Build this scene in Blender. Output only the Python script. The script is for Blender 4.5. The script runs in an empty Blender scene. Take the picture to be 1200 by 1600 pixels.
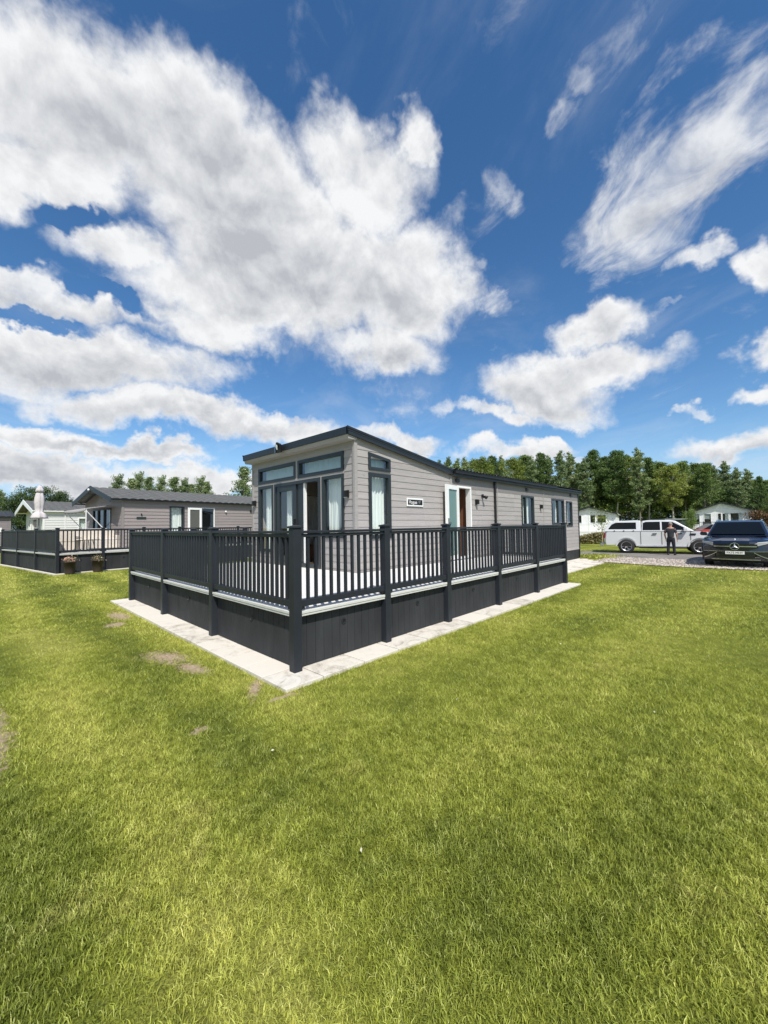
import bpy, bmesh, math, random
import numpy as np
from mathutils import Vector, Matrix, Euler
R = math.radians
random.seed(7); rng = np.random.default_rng(11)
SC = 1.0968                       # everything is modelled in a working unit of 1.0968 m and brought to metres at the end
scn = bpy.context.scene
COL = scn.collection

# ------------------------------------------------------------------ camera
F, PITCH, ROLL, YAW = 609.27, 0.0362, -0.0157, 0.7632
CAM = Vector((-2.3235, -3.5512, 1.55))
fw = Vector((math.cos(YAW)*math.cos(PITCH), math.sin(YAW)*math.cos(PITCH), math.sin(PITCH)))
r0 = Vector((math.sin(YAW), -math.cos(YAW), 0)); u0 = r0.cross(fw)
rt = r0*math.cos(ROLL)+u0*math.sin(ROLL); up = -r0*math.sin(ROLL)+u0*math.cos(ROLL)
cd = bpy.data.cameras.new('camera'); cam = bpy.data.objects.new('camera', cd); COL.objects.link(cam)
cd.sensor_fit = 'HORIZONTAL'; cd.sensor_width = 36; cd.lens = 36*F/1200; cd.clip_start = .05; cd.clip_end = 3000
M = Matrix((rt, up, -fw)).transposed().to_4x4(); M.translation = CAM*SC
cam.matrix_world = M; scn.camera = cam
# ------------------------------------------------------------------ sun
ELEV = R(53); sh = Vector((-.515, -.857)).normalized()
SUN = Vector((sh.x*math.cos(ELEV), sh.y*math.cos(ELEV), math.sin(ELEV)))
sd = bpy.data.lights.new('sun', 'SUN'); sd.energy = 5.0; sd.angle = R(.53); sd.color = (1, .955, .88)
so = bpy.data.objects.new('sun', sd); COL.objects.link(so); so.rotation_euler = SUN.to_track_quat('Z', 'Y').to_euler()
# ------------------------------------------------------------------ view
scn.render.engine = 'CYCLES'
scn.view_settings.view_transform = 'Standard'; scn.view_settings.look = 'None'
scn.view_settings.exposure = 0.1; scn.view_settings.gamma = 1
scn.render.resolution_x = 768; scn.render.resolution_y = 1024
# ------------------------------------------------------------------ world: Nishita sky under procedural clouds placed by azimuth and elevation
W = bpy.data.worlds.new('World'); scn.world = W; W.use_nodes = True
nt = W.node_tree; nt.nodes.clear()
def N(t, tree=None, **k):
    n = (tree or nt).nodes.new(t)
    for a, b in k.items(): setattr(n, a, b)
    return n
def L(a, b, tree=None): (tree or nt).links.new(a, b)
def math_(op, a, b=None, c=None, clamp=False, tree=None):
    n = N('ShaderNodeMath', tree, operation=op); n.use_clamp = clamp
    for i, v in enumerate((a, b, c)):
        if v is None: continue
        if isinstance(v, (int, float)): n.inputs[i].default_value = v
        else: L(v, n.inputs[i], tree)
    return n.outputs[0]
BL=[(83.1,41.0,10.8,6.1,11.0,1),(70.8,44.0,8.6,6.1,-2.8,1),(85.8,35.2,8.0,3.6,21.9,0.9),(63.5,38.8,15.2,7.8,-13.6,1.1),(46.8,42.5,8.0,5.1,-22.7,0.9),(38.5,45.3,2.5,3.9,6.8,0.8),(41.0,41.4,4.8,2.5,21.8,0.5),(53.6,33.7,18.2,7.7,-8.5,1.1),(39.4,31.8,8.9,6.4,-20.5,1),(43.8,24.4,9.6,4.0,-5.4,0.8),(63.5,29.3,13.2,5.1,-0.3,0.9),(76.6,31.2,6.2,3.3,2.2,0.8),(33.5,36.7,2.8,2.8,-58.4,0.4),(84.0,24.7,11.4,2.7,0.6,0.8),(67.7,25.4,10.7,2.8,-0.2,0.7),(82.2,19.4,14.2,3.6,1.7,1),(86.5,15.7,5.5,2.7,6.5,0.7),(70.0,20.6,8.6,2.7,0.5,0.6),(72.2,14.9,17.0,2.5,2.5,0.95),(56.6,14.4,9.6,2.8,-1.7,0.8),(85.4,9.5,8.3,1.6,1.9,0.9),(75.7,9.8,8.4,1.5,2.7,0.95),(84.9,6.3,11.8,2.4,1.8,1),(68.5,7.0,11.6,2.2,0.3,0.9),(39.8,12.2,5.7,2.0,-3.7,0.8),(46.4,13.2,4.6,1.8,-2.2,0.6),(8.6,33.8,5.1,4.9,21.0,0.75),(3.0,34.9,5.9,3.6,18.4,0.8),(-1.3,35.9,3.9,3.8,3.5,0.7),(6.2,42.0,3.0,1.7,26.8,0.65),(9.4,30.0,3.9,2.0,14.0,0.5),(3.0,27.7,2.9,1.5,-9.4,0.7),(-1.5,24.9,2.1,2.7,1.5,0.9),(15.4,45.1,1.0,2.1,44.1,0.4),(17.5,43.1,1.0,2.2,60.6,0.45),(15.0,39.0,4.0,1.1,14.9,0.4),(26.6,39.3,1.9,1.2,-34.9,0.45),(26.7,29.2,2.6,1.4,-9.3,0.6),(29.2,33.7,1.8,1.1,-8.9,0.35),(13.8,23.9,5.6,2.7,-7.8,0.9),(16.6,19.3,11.1,3.2,-6.4,1),(20.9,17.7,8.7,3.3,-16.3,0.95),(27.8,15.5,8.5,1.7,-7.3,0.8),(18.6,14.9,6.8,1.5,-9.9,0.6),(-1.2,16.9,2.7,1.9,10.2,0.75),(-1.1,13.3,2.1,1.2,-3.2,0.7),(4.5,12.0,1.9,0.8,-5.8,0.6),(1.4,7.9,6.4,1.7,-4.3,0.8),(20.5,11.0,3.6,1.1,-5.6,0.8),(25.3,9.9,10.1,1.6,-4.2,0.75),(15.8,9.2,4.4,1.1,-5.8,0.6),(73.9,49.1,15.2,2.8,7.9,0.27),(3.0,44.4,8.9,5.6,2.9,0.25),(47.3,18.1,17.1,3.9,-4.6,0.33),(11.5,42.5,4.7,9.1,45.9,0.2),(30.3,22.8,5.1,5.5,-15.6,0.25),(6.2,15.8,9.2,1.4,-6.9,0.2),(7.1,23.6,2.3,0.7,-6.4,0.35),
 (175,25,30,10,5,.8),(200,35,40,14,0,.8),(250,20,40,9,0,.8),(-90,30,35,12,5,.8),(-110,15,40,6,0,.8),(200,60,30,10,10,.6)]
NG=[(82.6,33.0,3.2,1.3,-1.3),(87.5,27.6,3.1,1.6,5.1),(77.9,25.9,4.2,1.1,-9.5),(85.6,22.1,5.3,0.8,0.1),(48.3,41.4,1.0,1.7,2.3),(54.7,19.2,6.9,2.2,2.8)]
SH=[(79.3,40.6,6.4,2.5,3.5),(64.4,35.1,10.9,3.8,-12.2),(54.6,29.5,11.8,3.0,-9.2),(82.7,18.2,10.3,1.8,0.9),(70.0,13.9,11.9,1.1,1.4),(43.2,29.8,6.6,3.0,-18.9),(20.2,16.6,8.6,1.4,-12.1),(85.4,5.7,7.9,1.1,1.2),(5.4,32.7,3.9,1.9,21.3),(82.8,23.5,9.3,1.1,0.3),(70.1,41.8,4.8,2.4,-4.9),(14.6,22.7,3.4,1.0,-13.1),(80.3,9.6,9.1,0.5,3.5),(43.4,23.2,6.1,1.5,-1.0),(1.4,7.1,4.6,0.7,-7.6)]
tc = N('ShaderNodeTexCoord'); D0 = tc.outputs['Generated']
def noise(vec, scale, det=6, rough=.55, dist=0, tree=None, lac=2):
    n = N('ShaderNodeTexNoise', tree); n.inputs['Scale'].default_value = scale; n.inputs['Detail'].default_value = det
    n.inputs['Roughness'].default_value = rough; n.inputs['Distortion'].default_value = dist; n.inputs['Lacunarity'].default_value = lac
    if vec is not None: L(vec, n.inputs['Vector'], tree)
    return n
def vmath(op, a, b, tree=None, scale=None):
    n = N('ShaderNodeVectorMath', tree, operation=op)
    for i, v in enumerate((a, b)):
        if v is None: continue
        if isinstance(v, (tuple, list)): n.inputs[i].default_value = v
        else: L(v, n.inputs[i], tree)
    if scale is not None: n.inputs['Scale'].default_value = scale
    return n.outputs[0]
w1 = noise(D0, 5, 5, .6); w2 = noise(D0, 22, 4, .6)
off = vmath('ADD', vmath('SCALE', vmath('SUBTRACT', w1.outputs['Color'], (.5,.5,.5)), None, scale=.17),
            vmath('SCALE', vmath('SUBTRACT', w2.outputs['Color'], (.5,.5,.5)), None, scale=.05))
D1 = vmath('ADD', D0, off)
def blob(az, el, a, b, tilt, k=1.35):
    az, el, t = R(az), R(el), R(tilt)
    d = Vector((math.cos(az)*math.cos(el), math.sin(az)*math.cos(el), math.sin(el)))
    rr = Vector((math.sin(az), -math.cos(az), 0)); uu = rr.cross(d)
    x = rr*math.cos(t)+uu*math.sin(t); y = -rr*math.sin(t)+uu*math.cos(t)
    m = N('ShaderNodeMapping', vector_type='TEXTURE'); L(D1, m.inputs['Vector'])
    m.inputs['Location'].default_value = d; m.inputs['Rotation'].default_value = Matrix((x, y, -d)).transposed().to_euler()
    m.inputs['Scale'].default_value = (R(a)*k, R(b)*k, 1.0)
    g = N('ShaderNodeTexGradient', gradient_type='SPHERICAL'); L(m.outputs[0], g.inputs[0])
    return g.outputs['Fac']
F_ = None; Fw = None
for az, el, a, b, t, w in BL:
    # flattening towards the core: 1-(1-g)^2 keeps the body solid
    v = math_('MULTIPLY', blob(az, el, a, b, t, 1.7 if (el > 28.5 and -20 < az < 28) else 1.38), w*1.5)
    v = math_('MINIMUM', v, w)
    if el > 28.5 and -20 < az < 28 and w != .9: Fw = v if Fw is None else math_('MAXIMUM', Fw, v); continue
    F_ = v if F_ is None else math_('SMOOTH_MAX', F_, v, .06)
for g in NG[:4]+NG[5:]: F_ = math_('MULTIPLY_ADD', blob(*g, 1.25), -.85, F_)
# cloud texture seen in perspective on a layer overhead, so it flattens towards the horizon
sep = N('ShaderNodeSeparateXYZ'); L(D0, sep.inputs[0])
zc = math_('ADD', math_('MAXIMUM', sep.outputs[2], 0), .16)
cmb = N('ShaderNodeCombineXYZ'); L(math_('DIVIDE', sep.outputs[0], zc), cmb.inputs[0]); L(math_('DIVIDE', sep.outputs[1], zc), cmb.inputs[1])
P = cmb.outputs[0]
n1 = noise(P, 2.2, 10, .58, .3); n2 = noise(D0, 9, 9, .6, .2)
n4 = noise(D0, 26, 7, .65, .5)
nn = math_('ADD', math_('ADD', math_('MULTIPLY', n1.outputs['Fac'], .42), math_('MULTIPLY', n2.outputs['Fac'], .38)), math_('MULTIPLY', n4.outputs['Fac'], .2))
dens = math_('ADD', F_, math_('MULTIPLY', math_('SUBTRACT', nn, .5), 1.7))
def ramp(v, lo, hi, smooth=True, a=0, b=1):
    n = N('ShaderNodeMapRange', interpolation_type='SMOOTHSTEP' if smooth else 'LINEAR')
    L(v, n.inputs[0])
    for i, x in enumerate((lo, hi, a, b)): n.inputs[i+1].default_value = x
    return n.outputs[0]
alpha = ramp(dens, .24, .84)
# thin high veils
mv = N('ShaderNodeMapping', vector_type='TEXTURE'); L(P, mv.inputs['Vector']); mv.inputs['Rotation'].default_value = (0, 0, R(58)); mv.inputs['Scale'].default_value = (1.3, .85, 1)
nv = noise(mv.outputs[0], 1.6, 9, .6, .7)
veil = ramp(nv.outputs['Fac'], .46, .85, True, 0, .24)
alpha = math_('MAXIMUM', alpha, veil)
mw = N('ShaderNodeMapping', vector_type='TEXTURE'); L(P, mw.inputs['Vector']); mw.inputs['Rotation'].default_value = (0, 0, R(60)); mw.inputs['Scale'].default_value = (1.2, .8, 1)
nw = noise(mw.outputs[0], 5.5, 9, .62, .5)
alpha_w = ramp(math_('ADD', math_('MULTIPLY', Fw, .98), math_('MULTIPLY', math_('SUBTRACT', math_('ADD', math_('MULTIPLY', nw.outputs['Fac'], .75), math_('MULTIPLY', nn, .25)), .5), 3.0)), .22, 1.2, True, 0, .9)
alpha = math_('MAXIMUM', alpha, alpha_w)
S_ = None
for g in SH:
    v = blob(*g, 1.7); S_ = v if S_ is None else math_('MAXIMUM', S_, v)
n3 = noise(P, 3.0, 7, .55, .2)
thick = ramp(dens, .5, 1.5)
# relief: the same billows looked up a little towards the sun
Dsh = vmath('ADD', D0, (SUN.x*.02, SUN.y*.02, SUN.z*.035))
ra = noise(D0, 9, 6, .6, .2); rb = noise(Dsh, 9, 6, .6, .2)
relief = math_('MULTIPLY', math_('SUBTRACT', rb.outputs['Fac'], ra.outputs['Fac']), 2.3)
shade = math_('ADD', math_('MULTIPLY', S_, .62), math_('MULTIPLY', thick, .5))
shade = math_('ADD', shade, math_('MULTIPLY', math_('SUBTRACT', n3.outputs['Fac'], .5), .8))
shade = math_('ADD', shade, relief, None, clamp=True)
cc = N('ShaderNodeMix', data_type='RGBA'); L(shade, cc.inputs[0])
cc.inputs[6].default_value = (8.6, 8.7, 8.8, 1); cc.inputs[7].default_value = (4.7, 4.9, 5.3, 1)
sky = N('ShaderNodeTexSky', sky_type='NISHITA'); sky.sun_disc = False; sky.sun_elevation = ELEV
sky.sun_rotation = math.atan2(sh.x, sh.y); sky.air_density = 1.0; sky.dust_density = .12; sky.ozone_density = 3.0; sky.altitude = 50
hs = N('ShaderNodeHueSaturation'); L(sky.outputs[0], hs.inputs['Color']); hs.inputs['Saturation'].default_value = 1.22; hs.inputs['Value'].default_value = 1.3
hz = N('ShaderNodeMix', data_type='RGBA'); L(ramp(sep.outputs[2], .0, .22, True, .85, 0), hz.inputs[0]); L(hs.outputs[0], hz.inputs[6]); hz.inputs[7].default_value = (3.6, 5.6, 8.2, 1)
mx = N('ShaderNodeMix', data_type='RGBA'); L(alpha, mx.inputs[0]); L(hz.outputs[2], mx.inputs[6]); L(cc.outputs[2], mx.inputs[7])
bg = N('ShaderNodeBackground'); L(mx.outputs[2], bg.inputs[0]); bg.inputs[1].default_value = .1
wo = N('ShaderNodeOutputWorld'); L(bg.outputs[0], wo.inputs[0])

# ------------------------------------------------------------------ materials
MATS = {}
def mat(name, col, rough=.6, metal=0, spec=.5, coat=0, nscale=0, namt=.15, bump=0, bscale=60, alpha=1, trans=0, emis=0, vec=(1,1,1)):
    if name in MATS: return MATS[name]
    m = bpy.data.materials.new(name); m.use_nodes = True; t = m.node_tree; b = t.nodes['Principled BSDF']
    b.inputs['Base Color'].default_value = (*col, 1); b.inputs['Roughness'].default_value = rough; b.inputs['Metallic'].default_value = metal
    b.inputs['Specular IOR Level'].default_value = spec; b.inputs['Coat Weight'].default_value = coat; b.inputs['Transmission Weight'].default_value = trans
    if coat: b.inputs['Coat Roughness'].default_value = .04
    if nscale:
        tx = N('ShaderNodeTexCoord', t); mp = N('ShaderNodeMapping', t); L(tx.outputs['Object'], mp.inputs[0], t); mp.inputs['Scale'].default_value = vec
        n = noise(mp.outputs[0], nscale, 6, .6, 0, t)
        mr = N('ShaderNodeMapRange', t); L(n.outputs['Fac'], mr.inputs[0], t)
        mr.inputs[1].default_value = .25; mr.inputs[2].default_value = .75; mr.inputs[3].default_value = 1-namt; mr.inputs[4].default_value = 1+namt
        v = N('ShaderNodeVectorMath', t, operation='SCALE'); v.inputs[0].default_value = col; L(mr.outputs[0], v.inputs['Scale'], t)
        L(v.outputs[0], b.inputs['Base Color'], t)
    if bump:
        tx = N('ShaderNodeTexCoord', t); mp = N('ShaderNodeMapping', t); L(tx.outputs['Object'], mp.inputs[0], t); mp.inputs['Scale'].default_value = vec
        n = noise(mp.outputs[0], bscale, 5, .6, 0, t); bp = N('ShaderNodeBump', t); bp.inputs['Strength'].default_value = bump; bp.inputs['Distance'].default_value = .01
        L(n.outputs['Fac'], bp.inputs['Height'], t); L(bp.outputs[0], b.inputs['Normal'], t)
    MATS[name] = m; return m
def cladding_mat(name, col, H=.14, var=.2, z0=0.):
    """horizontal wood effect boards: long grain, knots, each board its own tone"""
    m = bpy.data.materials.new(name); m.use_nodes = True; t = m.node_tree; b = t.nodes['Principled BSDF']
    tx = N('ShaderNodeTexCoord', t); s = N('ShaderNodeSeparateXYZ', t); L(tx.outputs['Object'], s.inputs[0], t)
    al = math_('ADD', s.outputs[0], s.outputs[1], tree=t)
    row = math_('FLOOR', math_('DIVIDE', math_('SUBTRACT', s.outputs[2], z0, tree=t), H, tree=t), tree=t)
    c = N('ShaderNodeCombineXYZ', t); L(math_('ADD', al, math_('MULTIPLY', row, 3.7, tree=t), tree=t), c.inputs[0]); L(s.outputs[2], c.inputs[2], t)
    L(row, c.inputs[1], t)
    L(math_('ADD', al, math_('MULTIPLY', row, 3.7, tree=t), tree=t), c.inputs[0], t)
    mp = N('ShaderNodeMapping', t); L(c.outputs[0], mp.inputs[0], t); mp.inputs['Scale'].default_value = (1.2, 1, 26)
    g1 = noise(mp.outputs[0], 1.5, 6, .65, 1.2, t)
    mp2 = N('ShaderNodeMapping', t); L(c.outputs[0], mp2.inputs[0], t); mp2.inputs['Scale'].default_value = (1.6, 1, 5)
    kn = noise(mp2.outputs[0], 2.2, 3, .5, .3, t)
    wn = N('ShaderNodeTexWhiteNoise', t, noise_dimensions='1D'); L(math_('ADD', row, math_('MULTIPLY', math_('FLOOR', math_('DIVIDE', al, 2.35, tree=t), tree=t), 17.3, tree=t), tree=t), wn.inputs['W'], t)
    k = math_('ADD', math_('MULTIPLY', math_('SUBTRACT', g1.outputs['Fac'], .5, tree=t), var*2.6, tree=t), 1, tree=t)
    k = math_('ADD', k, math_('MULTIPLY', math_('SUBTRACT', wn.outputs[0], .5, tree=t), var*.55, tree=t), tree=t)
    kr = N('ShaderNodeMapRange', t); L(kn.outputs['Fac'], kr.inputs[0], t); kr.inputs[1].default_value = .66; kr.inputs[2].default_value = .78; kr.inputs[3].default_value = 1; kr.inputs[4].default_value = .78
    k = math_('MULTIPLY', k, kr.outputs[0], tree=t)
    v = N('ShaderNodeVectorMath', t, operation='SCALE'); v.inputs[0].default_value = col; L(k, v.inputs['Scale'], t); L(v.outputs[0], b.inputs['Base Color'], t)
    bp = N('ShaderNodeBump', t); bp.inputs['Strength'].default_value = .35; bp.inputs['Distance'].default_value = .006; L(g1.outputs['Fac'], bp.inputs['Height'], t); L(bp.outputs[0], b.inputs['Normal'], t)
    b.inputs['Roughness'].default_value = .62
    MATS[name] = m; return m
def glass_mat(name, tint=(.86,.90,.88), op=.25, rough=.01):
    """thin window pane: see-through with a strong sky reflection"""
    m = bpy.data.materials.new(name); m.use_nodes = True; t = m.node_tree; t.nodes.clear()
    o = N('ShaderNodeOutputMaterial', t); tr = N('ShaderNodeBsdfTransparent', t); tr.inputs[0].default_value = (*tint, 1)
    gl = N('ShaderNodeBsdfGlossy', t); gl.inputs['Roughness'].default_value = rough; gl.inputs[0].default_value = (.95,.97,1,1)
    fr = N('ShaderNodeLayerWeight', t); fr.inputs[0].default_value = .5
    k = math_('ADD', math_('MULTIPLY', math_('POWER', fr.outputs['Facing'], 4, tree=t), .8, tree=t), .07+op*.12, None, clamp=True, tree=t)
    mx = N('ShaderNodeMixShader', t); L(k, mx.inputs[0], t); L(tr.outputs[0], mx.inputs[1], t); L(gl.outputs[0], mx.inputs[2], t); L(mx.outputs[0], o.inputs[0], t)
    MATS[name] = m; return m
ANTH = mat('anthracite paint', (.023,.027,.034), .42, nscale=3, namt=.18, spec=.25)
ANTHV = mat('anthracite skirting', (.037,.039,.042), .6, spec=.12, nscale=4, namt=.3, vec=(1,1,.3), bump=.1, bscale=25)
ROOFM = mat('roof trim', (.018,.022,.026), .45, nscale=2, namt=.12)
FRAME = mat('window frame grey', (.022,.028,.032), .4)
WHITE = mat('white upvc', (.80,.80,.78), .3)
WHITE2 = mat('white composite', (.60,.60,.56), .55, nscale=8, namt=.1)
DECKM = mat('pale deck boards', (.70,.69,.66), .6, nscale=7, namt=.1, vec=(1,8,1), bump=.1, bscale=30)
BLACK = mat('black fitting', (.008,.008,.009), .45)
SOFFIT = mat('soffit', (.33,.315,.30), .6, nscale=5, namt=.08)
CLAD = cladding_mat('grey timber cladding', (.355,.33,.318), var=.26)
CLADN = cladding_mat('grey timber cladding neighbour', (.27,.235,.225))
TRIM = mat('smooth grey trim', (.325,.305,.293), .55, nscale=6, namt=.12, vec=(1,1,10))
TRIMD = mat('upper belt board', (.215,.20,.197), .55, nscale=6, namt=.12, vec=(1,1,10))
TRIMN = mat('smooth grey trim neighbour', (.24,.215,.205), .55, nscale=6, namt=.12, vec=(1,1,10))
CLADW = cladding_mat('pale cladding', (.66,.66,.65), .16, .06)
CLADW2 = cladding_mat('white cladding', (.78,.78,.77), .16, .04)
INT = mat('interior wall', (.50,.44,.38), .8); INTD = mat('interior dark', (.05,.038,.03), .7)
WOODB = mat('brown interior wood', (.20,.09,.045), .5, nscale=4, namt=.3, vec=(1,1,.15))
CURT = mat('white curtain', (.86,.88,.86), .9); BLIND = mat('grey blind', (.42,.44,.42), .8)
GLASS = glass_mat('window glass'); GLASSF = glass_mat('upper window glass', (.80,.87,.84), .5)
FROST = mat('frosted green glass', (.13,.22,.20), .25)
TILE = mat('grey roof tile', (.11,.115,.12), .55, nscale=3, namt=.2, bump=.2, bscale=40)
TILEN = mat('brown grey roof tile', (.105,.105,.10), .6, nscale=3, namt=.2, bump=.2, bscale=40)
CHROME = mat('chrome', (.66,.67,.69), .22, 1); RUBBER = mat('tyre rubber', (.018,.018,.019), .8)
SILVER = mat('silver car paint', (.66,.67,.68), .3, .15, coat=.6); NAVY = mat('dark navy car paint', (.007,.011,.024), .2, .1, coat=1)
CARGL = mat('tinted car glass', (.004,.006,.008), .05, spec=.2); RIM = mat('alloy', (.55,.55,.56), .3, .8)
UNDER = mat('car underside', (.01,.01,.01), .8); REDL = mat('red lens', (.30,.015,.015), .15, coat=1)
# ------------------------------------------------------------------ mesh helpers
class MB:
    def __init__(s): s.v = []; s.f = []; s.sm = []
    def poly(s, pts, faces, smooth=False):
        o = len(s.v); s.v += [tuple(p) for p in pts]; s.f += [tuple(o+i for i in f) for f in faces]; s.sm += [smooth]*len(faces); return s
    def quad(s, a, b, c, d): return s.poly([a, b, c, d], [(0,1,2,3)])
    def box(s, x0, x1, y0, y1, z0, z1, M=None):
        p = [Vector((x, y, z)) for x in (x0, x1) for y in (y0, y1) for z in (z0, z1)]
        if M is not None: p = [M @ q for q in p]
        return s.poly(p, [(0,1,3,2),(4,6,7,5),(0,4,5,1),(2,3,7,6),(0,2,6,4),(1,5,7,3)])
    def prism(s, pts, d):
        """closed polygon pts (3D), extruded by vector d"""
        n = len(pts); a = [Vector(p) for p in pts]; b = [p+Vector(d) for p in a]
        return s.poly(a+b, [tuple(reversed(range(n))), tuple(range(n, 2*n))]+[(i, (i+1) % n, n+(i+1) % n, n+i) for i in range(n)])
    def tube(s, pts, rad, n=8, cap=True):
        pts = [Vector(p) for p in pts]; rad = rad if isinstance(rad, (list, tuple)) else [rad]*len(pts)
        o = []; 
        for i, p in enumerate(pts):
            d = (pts[min(i+1, len(pts)-1)]-pts[max(i-1, 0)]).normalized()
            x = d.orthogonal().normalized() if i == 0 else (x-d*x.dot(d)).normalized()
            y = d.cross(x)
            o += [p+(x*math.cos(2*math.pi*k/n)+y*math.sin(2*math.pi*k/n))*rad[i] for k in range(n)]
        fs = [(i*n+k, i*n+(k+1) % n, (i+1)*n+(k+1) % n, (i+1)*n+k) for i in range(len(pts)-1) for k in range(n)]
        s.poly(o, fs, True)
        if cap: s.poly(o[:n], [tuple(reversed(range(n)))]); s.poly(o[-n:], [tuple(range(n))])
        return s
    def lathe(s, prof, n=20, M=None, axis='Z'):
        o = []
        for r_, z in prof:
            for k in range(n):
                a = 2*math.pi*k/n; p = Vector((r_*math.cos(a), r_*math.sin(a), z)) if axis == 'Z' else Vector((r_*math.cos(a), z, r_*math.sin(a)))
                o.append(M @ p if M is not None else p)
        return s.poly(o, [(i*n+k, i*n+(k+1) % n, (i+1)*n+(k+1) % n, (i+1)*n+k) for i in range(len(prof)-1) for k in range(n)], True)
    def build(s, name, m, parent=None, bevel=0, seg=2):
        me = bpy.data.meshes.new(name); me.from_pydata(s.v, [], s.f); me.materials.append(m)
        me.polygons.foreach_set('use_smooth', s.sm)
        me.update()
        o = bpy.data.objects.new(name, me); COL.objects.link(o)
        if parent is not None: o.parent = parent
        if bevel:
            b = o.modifiers.new('bevel', 'BEVEL'); b.width = bevel; b.segments = seg; b.limit_method = 'ANGLE'; b.angle_limit = R(35)
        return o
def box(name, m, parent, *a, bevel=0, M=None): return MB().box(*a, M=M).build(name, m, parent, bevel)
def tag(o, label=None, cat=None, group=None, kind=None):
    if label: o['label'] = label
    if cat: o['category'] = cat
    if group: o['group'] = group
    if kind: o['kind'] = kind
    return o
def thing(name, label, cat, loc=(0,0,0), rz=0, group=None, scale=1):
    o = bpy.data.objects.new(name, None); COL.objects.link(o); o.location = loc; o.rotation_euler = (0, 0, rz); o.scale = (scale,)*3
    o.empty_display_size = .2
    return tag(o, label, cat, group)
def copy_tree(o, parent=None):
    c = o.copy(); COL.objects.link(c)
    if parent is not None: c.parent = parent
    for ch in list(o.children): copy_tree(ch, c)
    return c
def text_mesh(name, body, size, m, parent, Mx, extrude=.002):
    cu = bpy.data.curves.new(name, 'FONT'); cu.body = body; cu.size = size; cu.align_x = 'CENTER'; cu.align_y = 'CENTER'; cu.extrude = extrude
    to = bpy.data.objects.new('tmp', cu); COL.objects.link(to)
    bpy.context.view_layer.update()
    me = bpy.data.meshes.new_from_object(to.evaluated_get(bpy.context.evaluated_depsgraph_get()))
    bpy.data.objects.remove(to); bpy.data.curves.remove(cu)
    me.transform(Mx); me.materials.clear(); me.materials.append(m)
    o = bpy.data.objects.new(name, me); COL.objects.link(o); o.parent = parent; return o

# wall frame: origin O, along-wall unit vector A, outward unit vector Nn; local (s, z, out)
class Wall:
    def __init__(s, O, A, Nn): s.O = Vector(O); s.A = Vector(A); s.N = Vector(Nn)
    def P(s, a, z, o=0): return s.O+s.A*a+s.N*o+Vector((0, 0, z))
    def bx(s, mb, a0, a1, z0, z1, o0, o1):
        p = [s.P(a, z, o) for a in (a0, a1) for o in (o0, o1) for z in (z0, z1)]
        return mb.poly(p, [(0,1,3,2),(4,6,7,5),(0,4,5,1),(2,3,7,6),(0,2,6,4),(1,5,7,3)])
    def box(s, name, m, parent, a0, a1, z0, z1, o0, o1, bevel=0): return s.bx(MB(), a0, a1, z0, z1, o0, o1).build(name, m, parent, bevel)
def clad(name, m, parent, w, L_, ztop, zb, ops, H=.14, a0=0, slant=True, off=0, flip=False, k0=0.004, k1=.013):
    """boarded wall with real openings; ztop(s) is the top line, ops = (s0,s1,z0,z1)"""
    mb = MB(); n = int(math.ceil((max(ztop(a0), ztop(L_))-zb)/H)) if slant else 1
    HH = H if slant else 99
    for r_ in range(n):
        za, zz = zb+r_*HH, min(zb+(r_+1)*HH, max(ztop(a0), ztop(L_)))
        cuts = sorted({za, zz, *[z for o in ops for z in o[2:4] if za < z < zz]})
        for c0, c1 in zip(cuts[:-1], cuts[1:]):
            segs = [(a0, L_)]
            for o in ops:
                if o[2] < (c0+c1)/2 < o[3]:
                    ns = []
                    for a, b in segs:
                        if o[1] <= a or o[0] >= b: ns.append((a, b)); continue
                        if o[0] > a: ns.append((a, o[0]))
                        if o[1] < b: ns.append((o[1], b))
                    segs = ns
            f = lambda z: off+(k1-(k1-k0)*min(1, max(0, (z-za)/HH*1.0)) if slant else 0)
            for a, b in segs:
                poly = [(a, c0), (b, c0), (b, c1), (a, c1)]; out = []
                for i in range(4):
                    p, q = poly[i], poly[(i+1) % 4]; dp, dq = ztop(p[0])-p[1], ztop(q[0])-q[1]
                    if dp >= 0: out.append(p)
                    if (dp >= 0) != (dq >= 0): k = dp/(dp-dq); out.append((p[0]+(q[0]-p[0])*k, p[1]+(q[1]-p[1])*k))
                if len(out) >= 3:
                    mb.poly([w.P(p[0], p[1], f(p[1])) for p in out], [tuple(range(len(out)))])
                    if slant and c0 == za: mb.quad(w.P(a, za, k1+off), w.P(b, za, k1+off), w.P(b, za, k0+off), w.P(a, za, k0+off))
    return mb.build(name, m, parent)
def frame_part(w, name, m, parent, a0, a1, z0, z1, t=.055, o0=-.03, o1=.035, ztop=None):
    """rectangular (or sloping-topped) frame; returns object"""
    zt = ztop or (lambda a: z1); mb = MB()
    out = [(a0, z0), (a1, z0), (a1, zt(a1)), (a0, zt(a0))]; inn = [(a0+t, z0+t), (a1-t, z0+t), (a1-t, zt(a1-t)-t), (a0+t, zt(a0+t)-t)]
    P = [w.P(a, z, o1) for a, z in out]+[w.P(a, z, o1) for a, z in inn]+[w.P(a, z, o0) for a, z in out]+[w.P(a, z, o0) for a, z in inn]
    fs = []
    for i in range(4):
        j = (i+1) % 4; fs += [(i, j, 4+j, 4+i), (8+i, 12+i, 12+j, 8+j), (i, 8+i, 8+j, j), (4+i, 4+j, 12+j, 12+i)]
    mb.poly(P, fs); return mb.build(name, m, parent)
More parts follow.
